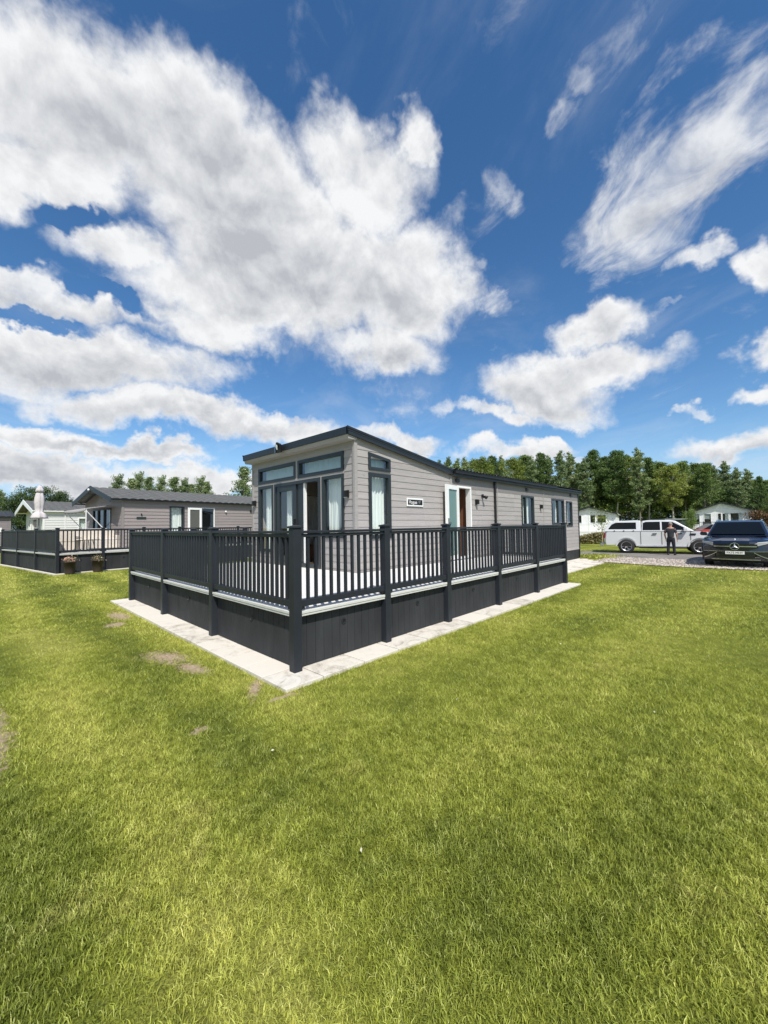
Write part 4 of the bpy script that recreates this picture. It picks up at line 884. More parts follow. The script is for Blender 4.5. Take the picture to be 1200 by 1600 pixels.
l2, ang2, W2 = far_lodge('white gabled lodge with dark railings behind the black car', ray_at(1178, 62.6)[:2], ray_at(1083, 62.9)[:2], 2.75, 3.75,
    [(.9,2.05,1.1,2.5,WHITE,'curt'),(2.12,3.2,1.1,2.5,WHITE,'curt'),(3.75,4.5,1.1,2.5,WHITE,'blind'),(4.85,5.6,1.1,2.5,WHITE,'blind')], None)
def simple_deck(label, base, ang, W_, m, dz, rt_, d=1.6, sp=.16):
    o = thing('railing', label, 'railing', base, ang)
    w_ = Wall((-d,-.5,0), (0,1,0), (-1,0,0)); L_ = W_+1
    x = MB(); w_.bx(x, 0, L_, rt_-.06, rt_, -.06, 0); w_.bx(x, 0, L_, dz+.06, dz+.12, -.05, -.01); x.build('rail', m, o)
    n = int(L_/1.5)
    for i in range(n+1): w_.box('post', m, o, i*(L_-.1)/n, i*(L_-.1)/n+.1, 0, rt_+.06, -.1, .0)
    x = MB(); 
    for i in range(int(L_/sp)): w_.bx(x, i*sp, i*sp+.045, dz+.1, rt_-.05, -.045, -.015)
    x.build('balusters', m, o); w_.box('skirting', m, o, 0, L_, .02, dz, -.09, -.02); w_.box('floor_boards', WHITE2, o, 0, L_, dz-.03, dz+.02, -d+.05, -.02); return o
simple_deck('white picket railing in front of the left white lodge', (*ray_at(963, 49.2)[:2],0), ang1, W1, WHITE, .55, 1.4)
simple_deck('dark railing in front of the right white lodge', (*ray_at(1178, 62.6)[:2],0), ang2, W2, mat('weathered rail', (.06,.065,.065), .7), .5, 1.45)
# dark green shed behind the pickup
sh_ = thing('shed', 'dark teal flat roofed shed behind the pickup bonnet', 'shed', (44.2, 2.95, 0), math.atan2(-1.86, 1.77)+math.pi*0)
TEAL = mat('teal paint', (.022,.042,.046), .6, nscale=3, namt=.15)
mb = MB(); Ls_ = 2.6
for i in range(13): mb.box(i*.2+.004, i*.2+.196, 0, .03, 0, 1.72)
mb.box(0, Ls_, .03, 2.0, 0, 1.72); mb.build('shed_wall', TEAL, sh_)
MB().prism([(-.15,-.15,1.72),(Ls_+.15,-.15,1.72),(Ls_+.15,-.15,1.84),(-.15,-.15,1.84)], (0,2.3,.0)).build('shed_roof', mat('shed felt', (.20,.22,.23), .7), sh_)
MB().box(1.6, 2.4, -.03, 0, .05, 1.6).build('shed_door', TEAL, sh_, .005)

# ------------------------------------------------------------------ cars
def car_shell(outline, hw, sh_front=.2, top_drop=.05, ys=(-1,-.93,-.75,-.4,0,.4,.75,.93,1), xf=None, xr=None, zmid=.5):
    """outline: (x,z) CCW polygon of the side view incl. wheel arches; x forward. ends curve in plan, top edge crowned"""
    n = len(outline); P = []
    for q in ys:
        a = abs(q)
        for x, z in outline:
            xx = x; 
            if x > xf-.6: xx = x-sh_front*a**3*min(1, (x-(xf-.6))/.6)
            if x < xr+.5: xx = x+sh_front*.7*a**3*min(1, ((xr+.5)-x)/.5)
            zz = z-(top_drop*a**4 if z > zmid else 0)
            P.append((xx, q*hw*(1-.02*(a > .99)), zz))
    m = len(ys); fs = [(j*n+i, j*n+(i+1) % n, (j+1)*n+(i+1) % n, (j+1)*n+i) for j in range(m-1) for i in range(n)]
    fs += [tuple(range(n)), tuple(reversed(range((m-1)*n, m*n)))]
    return MB().poly(P, fs)
def arch(cx, r_, zb, n=14):
    """points of a wheel arch from front (high x) to rear, opening downward; z centre chosen so the arc meets zb"""
    cz = .37; a0 = math.asin(min(1, (zb-cz)/r_)); out = []
    for k in range(n+1):
        a = a0+(math.pi-2*a0)*k/n; out.append((cx+r_*math.cos(a), cz+r_*math.sin(a)))
    return out
def wheel(parent, x, y, r_, rr, side, spokes=10, two=True, wdt=.24):
    o = bpy.data.objects.new('wheel', None); COL.objects.link(o); o.parent = parent; o.location = (x, y, r_)
    t = wdt/2; s_ = side
    MB().lathe([(rr,-t),(r_-.02,-t),(r_,-t+.03),(r_,t-.03),(r_-.02,t),(rr,t)], 32, axis='Y').build('tyre', RUBBER, o)
    b_ = MB(); b_.lathe([(rr,-t*.9),(rr,t*.9)], 32, axis='Y'); yo = s_*t*.75
    b_.lathe([(rr+.004, s_*t*.96),(rr-.025, s_*t*.96),(rr-.03, s_*t*.6)], 32, axis='Y')
    b_.lathe([(0,yo),(.07,yo),(.08,yo-s_*.03)], 16, axis='Y')
    for k in range(spokes):
        a = 2*math.pi*k/spokes; da = .10 if not two else .075
        for off in ((-.11, .11) if two else (0,)):
            c1, c2 = a+off*.4, a+off*1.6
            p = [(math.cos(c1-da)*.06, math.sin(c1-da)*.06), (math.cos(c1+da)*.06, math.sin(c1+da)*.06), (math.cos(c2+da*.8)*(rr-.01), math.sin(c2+da*.8)*(rr-.01)), (math.cos(c2-da*.8)*(rr-.01), math.sin(c2-da*.8)*(rr-.01))]
            b_.prism([(px, yo-s_*.012, pz) for px, pz in p], (0, s_*.02, 0))
    b_.build('rim', RIM, o)
    MB().lathe([(0,-s_*t*.1),(rr*.99,-s_*t*.1)], 24, axis='Y').build('brake_disc', mat('dark wheel well', (.02,.02,.022), .6), o)
    return o
def side_glass(gh, pts, yb, zb, slope, m, name, parent, side, off=.006):
    P = [(x, side*(yb-(z-zb)*slope+off), z) for x, z in pts]; return MB().prism(P, (0, -side*.01, 0)).build(name, m, parent)
# --- silver double cab pickup with canopy (x forward), real metres scaled by K
K = .905
def pickup():
    ra = Vector((20.35, 1.22, 0)); fa_ = Vector((20.95, -1.53, 0)); d = (fa_-ra).normalized(); ang = math.atan2(d.y, d.x)
    lat = Vector((-d.y, d.x, 0)); lat = lat if lat.dot(Vector((1,0,0))) > 0 else -lat          # away from camera
    mid = (ra+fa_)/2+lat*.80*K
    o = thing('pickup_truck', 'silver double cab pickup with a hard canopy and bronze tinted glass, parked side on', 'pickup truck', mid, ang, scale=K)
    hw = .925; xf, xr = 2.42, -2.74; wx = 1.60
    out = [(xr+.02,.62),(xr+.12,.52)]+[(-1.62-.6,.46)]
    out = [(xf-.05,.50),(xf,.72),(xf-.03,.98),(xf-.18,1.12),(1.9,1.17),(1.3,1.20),(1.0,1.22),(-2.60,1.22),(-2.66,1.15),(-2.70,.95),(-2.72,.70),(-2.68,.52),(-wx-.48,.48)]
    out += [(p[0], p[1]) for p in reversed(arch(-wx, .46, .44))]
    out += [(-wx+.48,.42),(wx-.48,.42)]+list(reversed(arch(wx, .46, .44)))+[(wx+.5,.44)]
    car_shell(out, hw, .22, .05, xf=xf, xr=xr).build('body', SILVER, o, .03, 3)
    # arch lips
    for cx in (wx, -wx):
        for s_ in (-1, 1):
            P_ = []; 
            for k in range(17):
                a = math.pi*k/16
                for rr in (.455, .505): P_.append((cx+rr*math.cos(a), s_*(hw+.018), .40+rr*math.sin(a)))
            m_ = MB().poly(P_, [(2*k,2*k+1,2*k+3,2*k+2) for k in range(16)]); q = m_.build('wheel_arch', SILVER, o); sm = q.modifiers.new('s','SOLIDIFY'); sm.thickness = .03; sm.offset = 0
            cx_ = MB(); P2 = [(cx+.45*math.cos(math.pi*k/16), s_*(hw-.02), .39+.45*math.sin(math.pi*k/16)) for k in range(17)]; cx_.poly(P2, [tuple(range(17))]).build('wheel_well', UNDER, o)
    zb = 1.20; sl = .19
    def house(name, prof, m, yb=hw-.03):
        n = len(prof); P = [(x, s_*(yb-(z-zb)*sl), z) for s_ in (-1, 1) for x, z in prof]
        return MB().poly(P, [tuple(range(n)), tuple(reversed(range(n, 2*n)))]+[(i, n+i, n+(i+1) % n, (i+1) % n) for i in range(n)]).build(name, m, o, .035, 3)
    house('cab', [(1.42,zb),(.62,1.76),(.40,1.80),(-.60,1.805),(-.83,1.77),(-.90,zb)], SILVER)
    house('canopy', [(-.905,zb),(-.905,1.79),(-1.1,1.815),(-2.15,1.79),(-2.38,1.70),(-2.66,1.30),(-2.68,zb)], SILVER)
    for s_ in (-1, 1):
        side_glass(o, [(-.83,1.27),(-.80,1.66),(-.68,1.72),(-.04,1.72),(-.04,1.27)], hw-.03, zb, sl, CARGL, 'rear_side_window', o, s_)
        side_glass(o, [(.04,1.27),(.04,1.72),(.50,1.70),(1.05,1.36),(1.10,1.27)], hw-.03, zb, sl, CARGL, 'front_side_window', o, s_)
        side_glass(o, [(-1.12,1.33),(-1.12,1.70),(-2.08,1.70),(-2.28,1.60),(-2.45,1.36),(-2.42,1.33)], hw-.03, zb, sl, CARGL, 'canopy_window', o, s_)
        for xx in (.80, -.28):
            m_ = MB(); m_.box(xx-.12, xx+.08, s_*hw-.004 if s_ > 0 else s_*hw-.045, s_*hw+.045 if s_ > 0 else s_*hw+.004, 1.06, 1.10); m_.build('door_handle', BLACK, o, .01)
        for xx in (.02, -.92, 1.24): m_ = MB(); m_.box(xx-.009, xx+.009, min(s_*hw, s_*(hw+.003)), max(s_*hw, s_*(hw+.003)), .50, 1.2); m_.build('door_gap', UNDER, o)
        for xx in (-1.25, -1.7, -2.15): m_ = MB(); m_.box(xx-.03, xx+.03, min(s_*(hw-.02), s_*(hw+.01)), max(s_*(hw-.02), s_*(hw+.01)), 1.225, 1.265); m_.build('canopy_clip', BLACK, o)
        m_ = MB(); m_.box(1.20, 1.45, min(s_*hw, s_*(hw+.012)), max(s_*hw, s_*(hw+.012)), 1.0, 1.09); m_.build('side_vent', BLACK, o, .01)
        m_ = MB(); m_.box(.93, 1.10, min(s_*(hw-.04), s_*(hw+.22)), max(s_*(hw-.04), s_*(hw+.22)), 1.20, 1.38); m_.build('door_mirror', BLACK if s_ > 0 else SILVER, o, .03, 3)
        m_ = MB(); m_.tube([(-1.05, s_*(hw+.0), .40),(1.05, s_*(hw+.0), .40)], .045, 10); m_.build('side_step', CHROME, o)
        m_ = MB(); m_.prism([(-2.70, s_*(hw-.012), .82),(-2.62, s_*(hw+.008), .84),(-2.60, s_*(hw+.008), 1.12),(-2.68, s_*(hw-.012), 1.14)], (0, -s_*.1, 0)); m_.build('tail_light', REDL, o, .01)
        m_ = MB(); m_.prism([(2.22, s_*(hw-.06), .88),(2.02, s_*(hw+.004), .90),(1.96, s_*(hw+.004), 1.08),(2.2, s_*(hw-.06), 1.06)], (0, -s_*.08, 0)); m_.build('headlight', CHROME, o, .01)
    MB().quad((1.38,-.80,zb+.04),(1.38,.80,zb+.04),(.66,.74,1.75),(.66,-.74,1.75)).build('windscreen', CARGL, o).location = (.025,0,.02)
    MB().box(-2.9, -2.68, -.8, .8, .42, .52).build('rear_bumper', CHROME, o, .03, 3)
    m_ = MB(); m_.box(xf-.02, xf+.04, -.7, .7, .48, .62); m_.build('front_bumper', BLACK, o, .02); m_ = MB(); m_.box(xf-.03, xf+.015, -.5, .5, .74, 1.0); m_.build('grille', BLACK, o, .02)
    MB().box(-1.9, -1.0, -.5, .5, .3, .44).build('chassis', UNDER, o); MB().box(-1.0, 2.2, -.6, .6, .28, .44).build('underbody', UNDER, o)
    for x in (wx, -wx):
        for s_ in (-1, 1): wheel(o, x, s_*.80, .395, .26, s_, 6)
    return o
pickup()
# --- black SUV facing the camera side
def suv():
    o = thing('suv_car', 'glossy black car parked nose on at the edge of the gravel, registration plate in front', 'car', (0,0,0), 0, scale=K)
    hw = .97; xf, xr = 2.42, -2.42; wx = 1.45
    out = [(xf-.10,.26),(xf-.01,.40),(xf,.62),(xf-.02,.84),(xf-.14,.98),(2.0,1.06),(1.5,1.12),(1.0,1.15),(-2.0,1.16),(-2.3,1.12),(-2.40,.95),(-2.42,.6),(-2.36,.36),(-wx-.46,.34)]
    out += list(reversed(arch(-wx, .43, .42)))+[(-wx+.46,.30),(wx-.46,.30)]+list(reversed(arch(wx, .43, .42)))+[(wx+.46,.28)]
    car_shell(out, hw, .30, .09, xf=xf, xr=xr, zmid=.8).build('body', NAVY, o, .03, 3)
    zb = 1.12; sl = .36
    def house(name, prof, m, yb, off=0):
        n = len(prof); P = [(x, s_*(yb-(z-zb)*sl), z) for s_ in (-1, 1) for x, z in prof]
        return MB().poly(P, [tuple(range(n)), tuple(reversed(range(n, 2*n)))]+[(i, n+i, n+(i+1) % n, (i+1) % n) for i in range(n)]).build(name, m, o, .05, 3)
    house('cabin_roof', [(1.35,zb),(.40,1.66),(.15,1.71),(-.8,1.72),(-1.5,1.60),(-2.2,1.22),(-2.2,zb)], NAVY, hw-.06)
    # windscreen
    P = [(1.26,-.80,zb+.06),(1.26,.80,zb+.06),(.46,.62,1.635),(.46,-.62,1.635)]; MB().poly(P, [(0,1,2,3)]).build('windscreen', CARGL, o).location = (.03,0,.02)
    for s_ in (-1, 1):
        side_glass(o, [(-1.7,1.2),(-1.45,1.5),(-.8,1.62),(.1,1.62),(.95,1.24),(1.0,1.2)], hw-.06, zb, sl, CARGL, 'side_window', o, s_)
        m_ = MB(); m_.tube([(-1.3,s_*.62,1.70),(-.8,s_*.66,1.745),(0,s_*.67,1.74),(.35,s_*.66,1.68)], .018, 8); m_.build('roof_rail', CHROME, o)
        m_ = MB(); m_.prism([(.95,s_*.90,1.13),(.95,s_*1.12,1.14),(.93,s_*1.15,1.22),(.93,s_*1.10,1.30),(.95,s_*.93,1.27)], (-.12,0,0)); m_.build('door_mirror', BLACK, o, .03, 3)
    def fx(y): return xf-.30*(abs(y)/hw)**3
    def strip_(name, m, y0, y1, zl, zh, off=.012, th=.02, n=12, parent=o, bulge=0):
        P = []; mb = MB()
        for i in range(n+1):
            y = y0+(y1-y0)*i/n; x = fx(y)+off
            P += [(x-bulge, y, zl(y)), (x-bulge*2, y, zh(y)), (x-th, y, zl(y)), (x-th-bulge, y, zh(y))]
        fs = []
        for i in range(n): a, b2 = 4*i, 4*i+4; fs += [(a,b2,b2+1,a+1), (a+1,b2+1,b2+3,a+3), (a,a+2,b2+2,b2)]
        fs += [(0,1,3,2), (4*n,4*n+2,4*n+3,4*n+1)]
        return mb.poly(P, fs).build(name, m, parent)
    dark = mat('grille black', (.006,.007,.008), .3, coat=.5)
    gr = strip_('grille', dark, -.62, .62, lambda y: .62+.10*(abs(y)/.62)**2, lambda y: .90-.03*(abs(y)/.62), .014)
    strip_('grille_bar', CHROME, -.58, -.13, lambda y: .765, lambda y: .80, .03, parent=gr); strip_('grille_bar', CHROME, .13, .58, lambda y: .765, lambda y: .80, .03, parent=gr)
    # round badge with three pointed star
    bd = MB(); M_ = Matrix.Translation((xf+.03,0,.785))
    ring = []
    for rr in (.135,.115):
        for xx in (0,.02): ring.append([(xf+.03+xx, rr*math.cos(2*math.pi*k/28), .785+rr*math.sin(2*math.pi*k/28)) for k in range(28)])
    P = ring[0]+ring[1]+ring[3]+ring[2]; bd.poly(P, [(j*28+k, j*28+(k+1) % 28, ((j+1) % 4)*28+(k+1) % 28, ((j+1) % 4)*28+k) for j in range(4) for k in range(28)])
    for k in range(3):
        a = math.pi/2+2*math.pi*k/3; tip = (.12*math.cos(a), .12*math.sin(a)); l_ = (.03*math.cos(a+1.05), .03*math.sin(a+1.05)); r_ = (.03*math.cos(a-1.05), .03*math.sin(a-1.05))
        bd.poly([(xf+.045,tip[0],.785+tip[1]),(xf+.045,l_[0],.785+l_[1]),(xf+.065,0,.785),(xf+.045,r_[0],.785+r_[1])], [(0,1,2),(0,2,3)])
    bd.build('star_badge', CHROME, gr)
    MB().tube([(2.18,0,.99),(2.15,0,1.045)], .018, 8).build('bonnet_badge', CHROME, o)
    for s_ in (-1, 1):
        yy = sorted((s_*.60, s_*.93)); h = strip_('headlight', mat('headlight glass', (.35,.37,.40), .05, coat=1), yy[0], yy[1], lambda y: .80+.10*((abs(y)-.6)/.33), lambda y: .93+.04*((abs(y)-.6)/.33), .016, n=8)
        strip_('lamp_strip', WHITE, yy[0], yy[1], lambda y: .915+.035*((abs(y)-.6)/.33), lambda y: .93+.035*((abs(y)-.6)/.33), .02, n=8, parent=h)
        yy = sorted((s_*.56, s_*.90)); strip_('air_intake', dark, yy[0], yy[1], lambda y: .40, lambda y: .58-.06*((abs(y)-.56)/.3), .012, n=8)
        yy = sorted((s_*.50, s_*.88)); strip_('bumper_trim', CHROME, yy[0], yy[1], lambda y: .36+.20*(1-(abs(y)-.5)/.38)**1.5 if abs(y) < .8 else .36, lambda y: .385+.20*(1-min(1, (abs(y)-.5)/.38))**1.5, .02, n=8)
    strip_('air_intake', dark, -.52, .52, lambda y: .36, lambda y: .57, .012); strip_('bumper_trim', CHROME, -.66, .66, lambda y: .30, lambda y: .325, .022)
    strip_('bumper_trim', CHROME, -.9, -.28, lambda y: .595, lambda y: .61, .022); strip_('bumper_trim', CHROME, .28, .9, lambda y: .595, lambda y: .61, .022)
    pl = MB().box(xf+.02, xf+.035, -.26, .26, .50, .611).build('number_plate', mat('plate white', (.78,.78,.76), .4), o, .002)
    m_ = Matrix(((0,0,1,xf+.037),(1,0,0,0),(0,1,0,.553),(0,0,0,1)))
    text_mesh('lettering', 'FX75 MHY', .098, BLACK, pl, m_, .001)
    MB().box(-2.2, 2.1, -.8, .8, .2, .34).build('underbody', UNDER, o)
    for x in (wx, -wx):
        for s_ in (-1, 1): wheel(o, x, s_*.82, .37, .265, s_, 5)
        for s_ in (-1, 1): MB().poly([(x+.42*math.cos(math.pi*k/16), s_*(hw-.03), .38+.42*math.sin(math.pi*k/16)) for k in range(17)], [tuple(range(17))]).build('wheel_well', UNDER, o)
    return o
sv = suv(); A_s = R(180-2); sv.rotation_euler = (0,0,A_s); fr_pt = Vector((14.82,-2.98,0)); sv.location = fr_pt-Vector((math.cos(A_s),math.sin(A_s),0))*2.42*K

# distant red car behind the pickup bonnet
rd = thing('parked_car', 'distant red car showing only its roof and bonnet behind the pickup bonnet', 'car', (40.2,-1.35,0), R(-60), scale=.9)
out = [(2.0,.3),(2.1,.6),(1.9,.85),(1.1,.98),(-1.9,1.0),(-2.1,.7),(-2.0,.3)]
car_shell(out, .88, .2, .05, xf=2.1, xr=-2.1).build('body', mat('red car paint', (.42,.03,.025), .25, coat=1), rd, .03, 2)
MB().poly([(x, s_*(.8-(z-.95)*.3), z) for s_ in (-1,1) for x, z in ((1.0,.95),(.4,1.4),(-1.0,1.42),(-1.8,.95))], [(0,1,2,3),(7,6,5,4),(0,4,5,1),(1,5,6,2),(2,6,7,3)]).build('cabin', CARGL, rd, .03, 2)
MB().box(-.95,.38,-.62,.62,1.40,1.45).build('roof', WHITE, rd, .02)
for x in (1.3,-1.3):
    for s_ in (-1,1): wheel(rd, x, s_*.78, .31, .21, s_, 5)

# ------------------------------------------------------------------ person by the pickup (seen from behind)
def skin(name, m, parent, verts, edges, radii, sub=2, root=0):
    me = bpy.data.meshes.new(name); me.from_pydata(verts, edges, []); o = bpy.data.objects.new(name, me); COL.objects.link(o)
    sm = o.modifiers.new('skin', 'SKIN'); sm.use_smooth_shade = True; ss = o.modifiers.new('sub', 'SUBSURF'); ss.levels = sub; ss.render_levels = sub
    for i, r_ in enumerate(radii):
        rr = r_ if isinstance(r_, tuple) else (r_, r_); me.skin_vertices[0].data[i].radius = rr; me.skin_vertices[0].data[i].use_root = (i == root)
    bpy.context.view_layer.update()
    me2 = bpy.data.meshes.new_from_object(o.evaluated_get(bpy.context.evaluated_depsgraph_get())); me2.name = name
    bpy.data.objects.remove(o); bpy.data.meshes.remove(me)
    me2.materials.clear(); me2.materials.append(m)
    o = bpy.data.objects.new(name, me2); COL.objects.link(o); o.parent = parent; return o
SK = mat('skin', (.48,.27,.20), .55)
pp = thing('person', 'man in dark grey t-shirt and navy trousers standing beside the silver pickup', 'person', (19.95,-.62,0), YAW-R(42)+R(-8), scale=.86)
# local +x is the way he faces (towards the pickup)
bv = [(0,0,.93),(0,0,1.10),(0,0,1.28),(0,0,1.42),(.01,0,1.50),(.02,0,1.56),(.035,0,1.64),(.035,0,1.70),(.03,0,1.745)]
be = [(i,i+1) for i in range(8)]; br = [(.10,.13),(.10,.125),(.105,.15),(.085,.12),.055,.055,(.09,.075),(.09,.075),(.055,.05)]
for s_ in (-1, 1):
    n0 = len(bv); bv += [(0,s_*.19,1.40),(-.02,s_*.25,1.18),(-.01,s_*.27,1.10),(.10,s_*.26,.93),(.13,s_*.255,.87)]; be += [(3,n0),(n0,n0+1),(n0+1,n0+2),(n0+2,n0+3),(n0+3,n0+4)]; br += [.06,.045,.042,.03,(.025,.04)]
    h = n0+4
    for k, (dx, dy, l_) in enumerate([(.035,.0,.085),(.012,.0,.095),(-.010,.0,.09),(-.03,.0,.075)]):
        b0 = len(bv); bv += [(.145+dx, s_*.255, .80), (.15+dx, s_*(.25), .80-l_*.55), (.155+dx, s_*(.235), .80-l_)]; be += [(h,b0),(b0,b0+1),(b0+1,b0+2)]; br += [.009,.009,.007]
    b0 = len(bv); bv += [(.175, s_*.235, .85),(.19, s_*.22, .81)]; be += [(h,b0),(b0,b0+1)]; br += [.011,.008]
    n1 = len(bv); bv += [(0,s_*.10,.86),(.0,s_*.12,.48),(-.02,s_*.13,.10),(.10,s_*.15,.03)]; be += [(0,n1),(n1,n1+1),(n1+1,n1+2),(n1+2,n1+3)]; br += [.085,.055,.04,.03]
skin('body', SK, pp, bv, be, br, 2)
hm = MB()  # ears and nose
for s_ in (-1,1): hm.lathe([(0,-.006),(.022,-.006),(.028,.006),(0,.01)], 10, Matrix.Translation((.02,s_*.082,1.655)), axis='Y')
hm.poly([(.12,0,1.68),(.145,0,1.635),(.12,.018,1.63),(.12,-.018,1.63)], [(0,1,2),(0,3,1),(1,3,2)]); hm.build('ears_and_nose', SK, pp)
fm_ = MB()
for s_ in (-1,1): fm_.lathe([(0,-.01),(.01,-.004),(.01,.004),(0,.01)], 8, Matrix.Translation((.118,s_*.032,1.675)), axis='Y')
fm_.box(.108,.121,-.024,.024,1.598,1.606); fm_.build('eyes_and_mouth', mat('dark feature', (.05,.02,.02), .5), pp)
hr = MB(); hr.lathe([(.094,-.035),(.10,.0),(.096,.03),(.082,.062),(.05,.088),(0,.097)], 20, Matrix.Translation((.018,0,1.685)) @ Matrix.Rotation(R(-12),4,'Y') @ Matrix.Scale(.86,4,(0,1,0))); hr.build('hair', mat('grey hair', (.25,.22,.20), .9, nscale=60, namt=.4), pp)
SHT = mat('dark grey cotton', (.030,.036,.042), .9, nscale=12, namt=.25); TRS = mat('navy trousers', (.012,.013,.022), .9, nscale=9, namt=.3)
sv_ = [(0,0,.86),(0,0,1.08),(0,0,1.26),(0,0,1.40),(.005,0,1.47)]; se = [(0,1),(1,2),(2,3),(3,4)]; sr = [(.145,.185),(.125,.155),(.13,.18),(.105,.15),(.075,.085)]
for s_ in (-1,1): n0 = len(sv_); sv_ += [(0,s_*.20,1.395),(-.02,s_*.25,1.17)]; se += [(3,n0),(n0,n0+1)]; sr += [.078,.068]
skin('t_shirt', SHT, pp, sv_, se, sr, 2)
tv = [(0,0,1.02),(0,0,.90)]; te = [(0,1)]; trr = [(.125,.16),(.13,.165)]
for s_ in (-1,1): n0 = len(tv); tv += [(0,s_*.10,.80),(.01,s_*.125,.47),(-.02,s_*.14,.08)]; te += [(1,n0),(n0,n0+1),(n0+1,n0+2)]; trr += [.105,.078,.068]
skin('trousers', TRS, pp, tv, te, trr, 2)
for s_ in (-1,1): skin('shoe', BLACK, pp, [(-.06,s_*.14,.05),(.05,s_*.15,.05),(.17,s_*.165,.035)], [(0,1),(1,2)], [.05,.05,.035], 1)

# ------------------------------------------------------------------ trees
BARK = mat('bark', (.16,.14,.11), .9, nscale=8, namt=.4, vec=(1,1,.2), bump=.6, bscale=20)
BARKP = mat('pale bark', (.42,.39,.31), .9, nscale=8, namt=.4, vec=(1,1,.2), bump=.6, bscale=20)
LEAFD = tone_mat('dark green leaf', [(0, (0.055,0.104,0.027)), (.5, (0.128,0.201,0.051)), (.9, (0.232,0.317,0.085)), (1, (0.403,0.451,0.207))], .55, .3)
LEAFR = tone_mat('deep green leaf', [(0, (.02,.045,.012)), (.5, (.05,.09,.022)), (.9, (.11,.16,.045)), (1, (.22,.27,.13))], .55, .25)
LEAFY = tone_mat('yellow green leaf', [(0, (0.091,0.128,0.024)), (.5, (0.189,0.244,0.044)), (.9, (0.293,0.354,0.073)), (1, (0.427,0.451,0.183))], .55, .3)
LEAFS = tone_mat('silvery poplar leaf', [(0, (0.073,0.116,0.037)), (.5, (0.159,0.226,0.079)), (.85, (0.268,0.342,0.146)), (1, (0.586,0.634,0.464))], .45, .25)
def make_tree(name, H, crown0, prof, nlimb, nleaf, lsize, lm, bark, seed, lean=.0, spread=1., clump=.45, r0_=.16, up_=.7):
    """trunk plus limbs, leaves gathered in clumps at the limb ends; prof(t) = crown radius at height fraction"""
    rg = np.random.default_rng(seed); root = bpy.data.objects.new(name, None); COL.objects.link(root)
    mb = MB(); pts = [Vector((0,0,-.1))]; 
    for i in range(1, 9):
        pts.append(Vector((lean*i/8*H*.5+rg.normal()*.06, rg.normal()*.08, H*.96*i/8)))
    mb.tube(pts, [r_ for r_ in np.linspace(r0_, .02, 9)], 7)
    cl = []
    for i in range(nlimb):
        f = crown0+(1-crown0)*(i+.5)/nlimb*.97; k = f/.96*8; j = min(7, int(k)); p = pts[j].lerp(pts[j+1], k-j)
        a = rg.random()*6.28 if i % 2 else i*2.4; rad = prof((f-crown0)/(1-crown0))*(.55+.6*rg.random())*spread
        rise = rad*up_*(.5+rg.random()); e = p+Vector((math.cos(a)*rad, math.sin(a)*rad, rise)); mid = p.lerp(e, .5)+Vector((0,0,-.1*rad))
        th = r0_*.42*(1-f)+.02; mb.tube([p, mid, e], [th, th*.6, .012], 5, False)
        m_ = 3+int(rad*2.2)
        for q in range(m_):
            s_ = .3+.75*(q+rg.random())/m_; c = p.lerp(e, s_)+Vector(rg.normal(size=3)*rad*.13); cl.append((c, clump*(.6+.6*rg.random())))
    cl.append((pts[-1]+Vector((0,0,.1)), clump*.6))
    mb.build('trunk', bark, root)
    wts = np.array([c[1]**1.7 for c in cl]); wts /= wts.sum(); cnt = rg.multinomial(nleaf, wts)
    C_, T_ = [], []
    for (c, r_), n in zip(cl, cnt):
        q = rg.normal(size=(n,3)); q /= np.linalg.norm(q, axis=1)[:, None]+1e-9; q *= (rg.random(n)**.45)[:, None]*r_*np.array([1.15,1.15,.8]); C_.append(q+np.array(c)); T_.append(np.clip(rg.normal(.5+rg.normal()*.13, .2, n), 0, 1))
    leafmesh('crown', np.concatenate(C_), lsize, lsize*.62, rg, lm, root, np.concatenate(T_))
    return root
rnd = lambda t: 2.6*math.sin(math.pi*min(1, .12+.86*t))**.7
protos = {
 'wood': [make_tree('woodland_tree', 12, .36, lambda t: 2.3*(1-t)**.6*(.65+.35*min(1,t*4))+.15, 84, 19000, .165, LEAFD, BARKP, 21, .01, clump=.42),
          make_tree('woodland_tree', 12, .38, lambda t: 2.1*(1-t)**.8+.15, 86, 19000, .16, LEAFD, BARKP, 22, -.01, clump=.38),
          make_tree('woodland_tree', 12, .34, lambda t: 2.4*math.sin(math.pi*min(1,.2+.8*t))**.8, 80, 19000, .165, LEAFY, BARKP, 23, .02, clump=.42),
          make_tree('woodland_tree', 12, .22, lambda t: 1.6*(1-t)**.7*(.6+.4*min(1,t*3))+.12, 84, 16000, .15, LEAFS, BARK, 24, .0, clump=.32, up_=1.3),
          make_tree('woodland_tree', 12, .32, lambda t: 1.9*(1-t)**.9+.15, 80, 18000, .16, LEAFD, BARKP, 25, -.02, clump=.36)],
 'poplar': [make_tree('poplar_tree', 10, .08, lambda t: 1.9*(1-t)**.7+.12, 80, 13000, .15, LEAFS, BARK, 31, .01, clump=.34, r0_=.1, up_=1.5),
            make_tree('poplar_tree', 10, .10, lambda t: 2.2*(1-t)**.85+.12, 76, 13000, .15, LEAFS, BARK, 32, -.01, clump=.36, r0_=.1, up_=1.3)],
 'round': [make_tree('round_tree', 8, .12, lambda t: 2.9*math.sin(math.pi*min(1,.22+.75*t))**.7, 60, 20000, .15, LEAFR, BARK, 41, 0, clump=.62),
           make_tree('round_tree', 8, .15, lambda t: 2.5*math.sin(math.pi*min(1,.25+.72*t))**.65, 56, 17000, .15, LEAFR, BARK, 42, 0, clump=.58)],
 'bush': [make_tree('bush', 2.2, .05, lambda t: 1.2*math.sin(math.pi*min(1,.3+.65*t))**.5, 20, 4500, .11, LEAFD, BARK, 51, 0, clump=.4, r0_=.05)],
}
used_ = set()
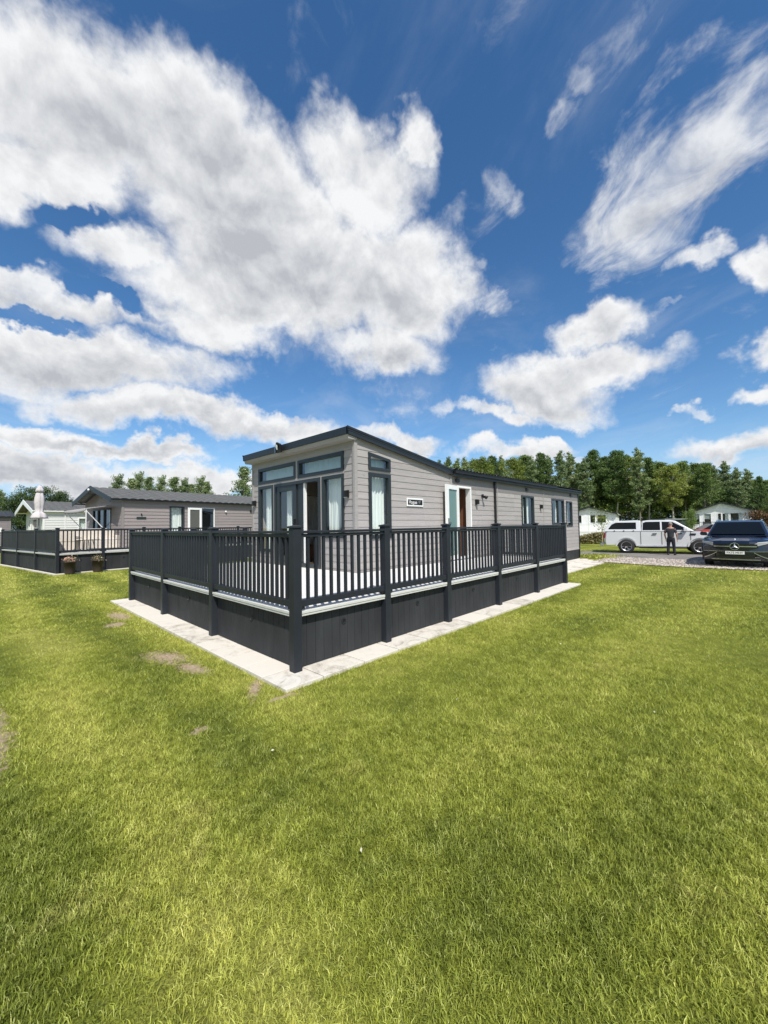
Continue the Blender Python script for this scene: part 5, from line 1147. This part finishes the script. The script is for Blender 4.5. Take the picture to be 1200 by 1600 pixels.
def place_tree(kind, i, x, y, h, name, label, cat, group, z=0., rz=None):
    p = protos[kind][i]
    base = {'wood':12,'poplar':10,'round':8,'bush':2.2}[kind]
    if id(p) not in used_: used_.add(id(p)); o = p
    else: o = copy_tree(p)
    o.name = name; k = h/base; o.scale = (k*random.uniform(.92,1.1), k*random.uniform(.92,1.1), k); o.rotation_euler = (0,0,random.random()*6.28 if rz is None else rz); o.location = (x, y, z)
    tag(o, label, cat, group); return o
WG = 'trees of the wood behind the lodges'
tops = [(668,722,3),(686,718,3),(700,714,3),(714,716,3),(726,714,3),(741,716,2),(754,713,2),(768,710,1),(783,712,3),(801,714,2),(818,710,0),(830,713,3),(844,705,1),(857,711,3),(874,704,3),(890,706,3),(903,721,4),
        (912,716,3),(927,700,1),(946,712,0),(962,702,0),(980,712,2),(996,699,3),(1012,712,1),(1030,720,2),(1050,724,2),(1068,719,0),(1085,722,2),(1099,722,0),(1114,727,3),(1131,720,3),(1150,730,3),(1167,732,3),(1186,742,4),(1204,756,0),(1226,760,2),(1250,752,1)]
for i, (px, py, k) in enumerate(tops):
    dist = 68+((i*37) % 11)*.9; x, y, z = ray_at(px, dist, py)
    g = WG; ords = ['first','second','third','fourth','fifth','sixth','seventh','eighth','ninth','tenth','eleventh','twelfth','thirteenth','fourteenth','fifteenth','sixteenth','seventeenth','eighteenth']
    zone = [('above the near lodge roof', 0), ('above the silver pickup', 904), ('above the black car', 1045)][0 if px < 904 else (1 if px < 1045 else 2)]
    nth = sum(1 for q in tops if zone[1] <= q[0] < px)
    lab = ords[nth]+' treetop from left '+zone[0]+[', dark green', ', dark green', ', yellowish green', ', slim and silvery', ', narrow and dark'][k]
    if px > 1200: lab = 'tree at the right end of the wood, beyond the picture edge'
    place_tree('wood', k, x, y, z*.975, 'woodland_tree', lab, 'tree', g)
for i in range(30):       # deeper rows that close the wood
    px = 672+i*19.5; dist = 77+((i*53) % 9); x, y, z = ray_at(px, dist, 738+((i*29) % 14)); place_tree('wood', i % 3, x, y, z, 'woodland_tree', 'tree deep in the wood, hidden behind its front row', 'tree', 'deeper trees of the wood')
for i in range(26):
    px = 690+i*21; x, y, z = ray_at(px, 73+((i*31) % 7)); place_tree('bush', 0, x, y, 3.4+((i*17) % 10)*.22, 'bush', 'dark leafy bush under the trees at the edge of the wood', 'bush', 'undergrowth bushes of the wood')
# left side trees
for px, py, k, lab in [(30,762,1,'left round dark tree of the clump behind the pale lodge'),(62,752,0,'broadest round dark tree of the clump behind the pale lodge'),(92,760,1,'right round dark tree of the clump behind the pale lodge')]:
    x, y, z = ray_at(px, 52, py+8); place_tree('round', k, x, y, z*.93, 'round_tree', lab, 'tree', None)
for j, (px, py) in enumerate([(184,738),(206,741),(217,734),(233,739),(252,740),(272,739),(288,744),(299,751),(313,741),(324,747)]):
    x, y, z = ray_at(px, 58+(j*7 % 5), py); place_tree('poplar', j % 2, x, y, z*.94, 'poplar_tree', ['first','second','third','fourth','fifth','sixth','seventh','eighth','ninth','tenth'][j]+' airy poplar from the left in the row above the left lodge roof', 'tree', 'poplars above the left lodge roof')
for j in range(7):
    place_tree('round', j % 2, -38-3*(j % 3), -26+j*9.5, 8.5+(j*5 % 4), 'round_tree', 'tree of the row behind the viewer, reflected in the patio glass', 'tree', 'trees behind the viewer')
x, y, z = ray_at(381, 40, 731); place_tree('poplar', 1, x, y, z*1.02, 'poplar_tree', 'green poplar half hidden by the front corner of the near lodge', 'tree', None)
x, y, z = ray_at(2, 70, 768); place_tree('poplar', 0, x, y, z, 'poplar_tree', 'pale feathery tree at the left picture edge', 'tree', None)
x, y, z = ray_at(1078, 41, 803); place_tree('bush', 0, x, y, 2.4, 'bush', 'dark green shrub between the teal shed and the right white lodge', 'bush', None).scale = (.38,.38,.95)
# brown hedge at the right and ornamental grass by the left white lodge
def hedge(name, label, cat, pts, h, wd, cols, n, ls):
    rg = np.random.default_rng(len(label)); C_ = []
    for _ in range(n):
        k = rg.integers(0, len(pts)-1); q = rg.random(); p = Vector(pts[k]).lerp(Vector(pts[k+1]), q); hh = h*(.75+.35*math.sin(p.x*3+p.y*2.1)**2)
        C_.append((p.x+rg.normal()*wd*.35, p.y+rg.normal()*wd*.35, hh*rg.random()**.6))
    root = thing(name, label, cat); leafmesh('foliage', np.array(C_), ls, ls*.5, rg, cols, root)
    mb = MB()
    for i in range(14): p = Vector(pts[0]).lerp(Vector(pts[-1]), i/13); mb.tube([(p.x,p.y,-.05),(p.x+.05,p.y,h*.6)], [.025,.008], 5, False)
    mb.build('stems', BARK, root); return root
a = ray_at(1178, 62); b2 = ray_at(1235, 62)
hedge('hedge', 'reddish brown hedge right of the right white lodge', 'hedge', [(a[0],a[1],0),(b2[0],b2[1],0)], 2.5, 1.2, tone_mat('russet leaf', [(0,(.10,.045,.03)),(.6,(.20,.10,.06)),(1,(.26,.20,.08))], .7, .2), 5000, .2)
a = ray_at(902, 33); b2 = ray_at(948, 33)
hedge('ornamental_grass', 'straw coloured ornamental grass border in front of the left white lodge', 'ornamental grass', [(a[0],a[1],0),(b2[0],b2[1],0)], .75, .5, tone_mat('straw blade', [(0,(.14,.13,.05)),(.6,(.30,.26,.12)),(1,(.48,.42,.24))], .8, .2), 2600, .16)
x, y, _ = ray_at(940, 29.5)
sp = thing('sapling', 'young sapling tied to a pale stake beside the pickup tailgate', 'sapling', (x, y, 0))
MB().tube([(0,0,-.05),(.03,0,1.2),(0,.03,2.3)], [.02,.015,.006], 6).build('trunk', BARK, sp); MB().tube([(.09,0,-.05),(.09,0,1.15)], .03, 7).build('stake', mat('stake wood', (.42,.32,.18), .8), sp)
rg = np.random.default_rng(5); q = rg.normal(size=(420,3))*np.array([.26,.26,.5])+np.array([0,0,1.75]); leafmesh('crown', q, .09, .055, rg, LEAFY, sp)
# weeds at the corner of the path
wd_ = []; rg = np.random.default_rng(9)
for _ in range(1500): wd_.append((16.9+rg.normal()*.5, 1.75+rg.normal()*.45, .05+.06*rg.random()))
o = leafmesh('weeds', np.array(wd_), .10, .02, rg, bm_, None); tag(o, 'tufts of weedy grass between the paved path and the drive', 'weeds', kind='stuff')

# ------------------------------------------------------------------ bring everything to metres
for o in list(scn.objects):
    if o.parent is None and o.type in {'MESH', 'EMPTY'}:
        o.location = o.location*SC; o.scale = o.scale*SC
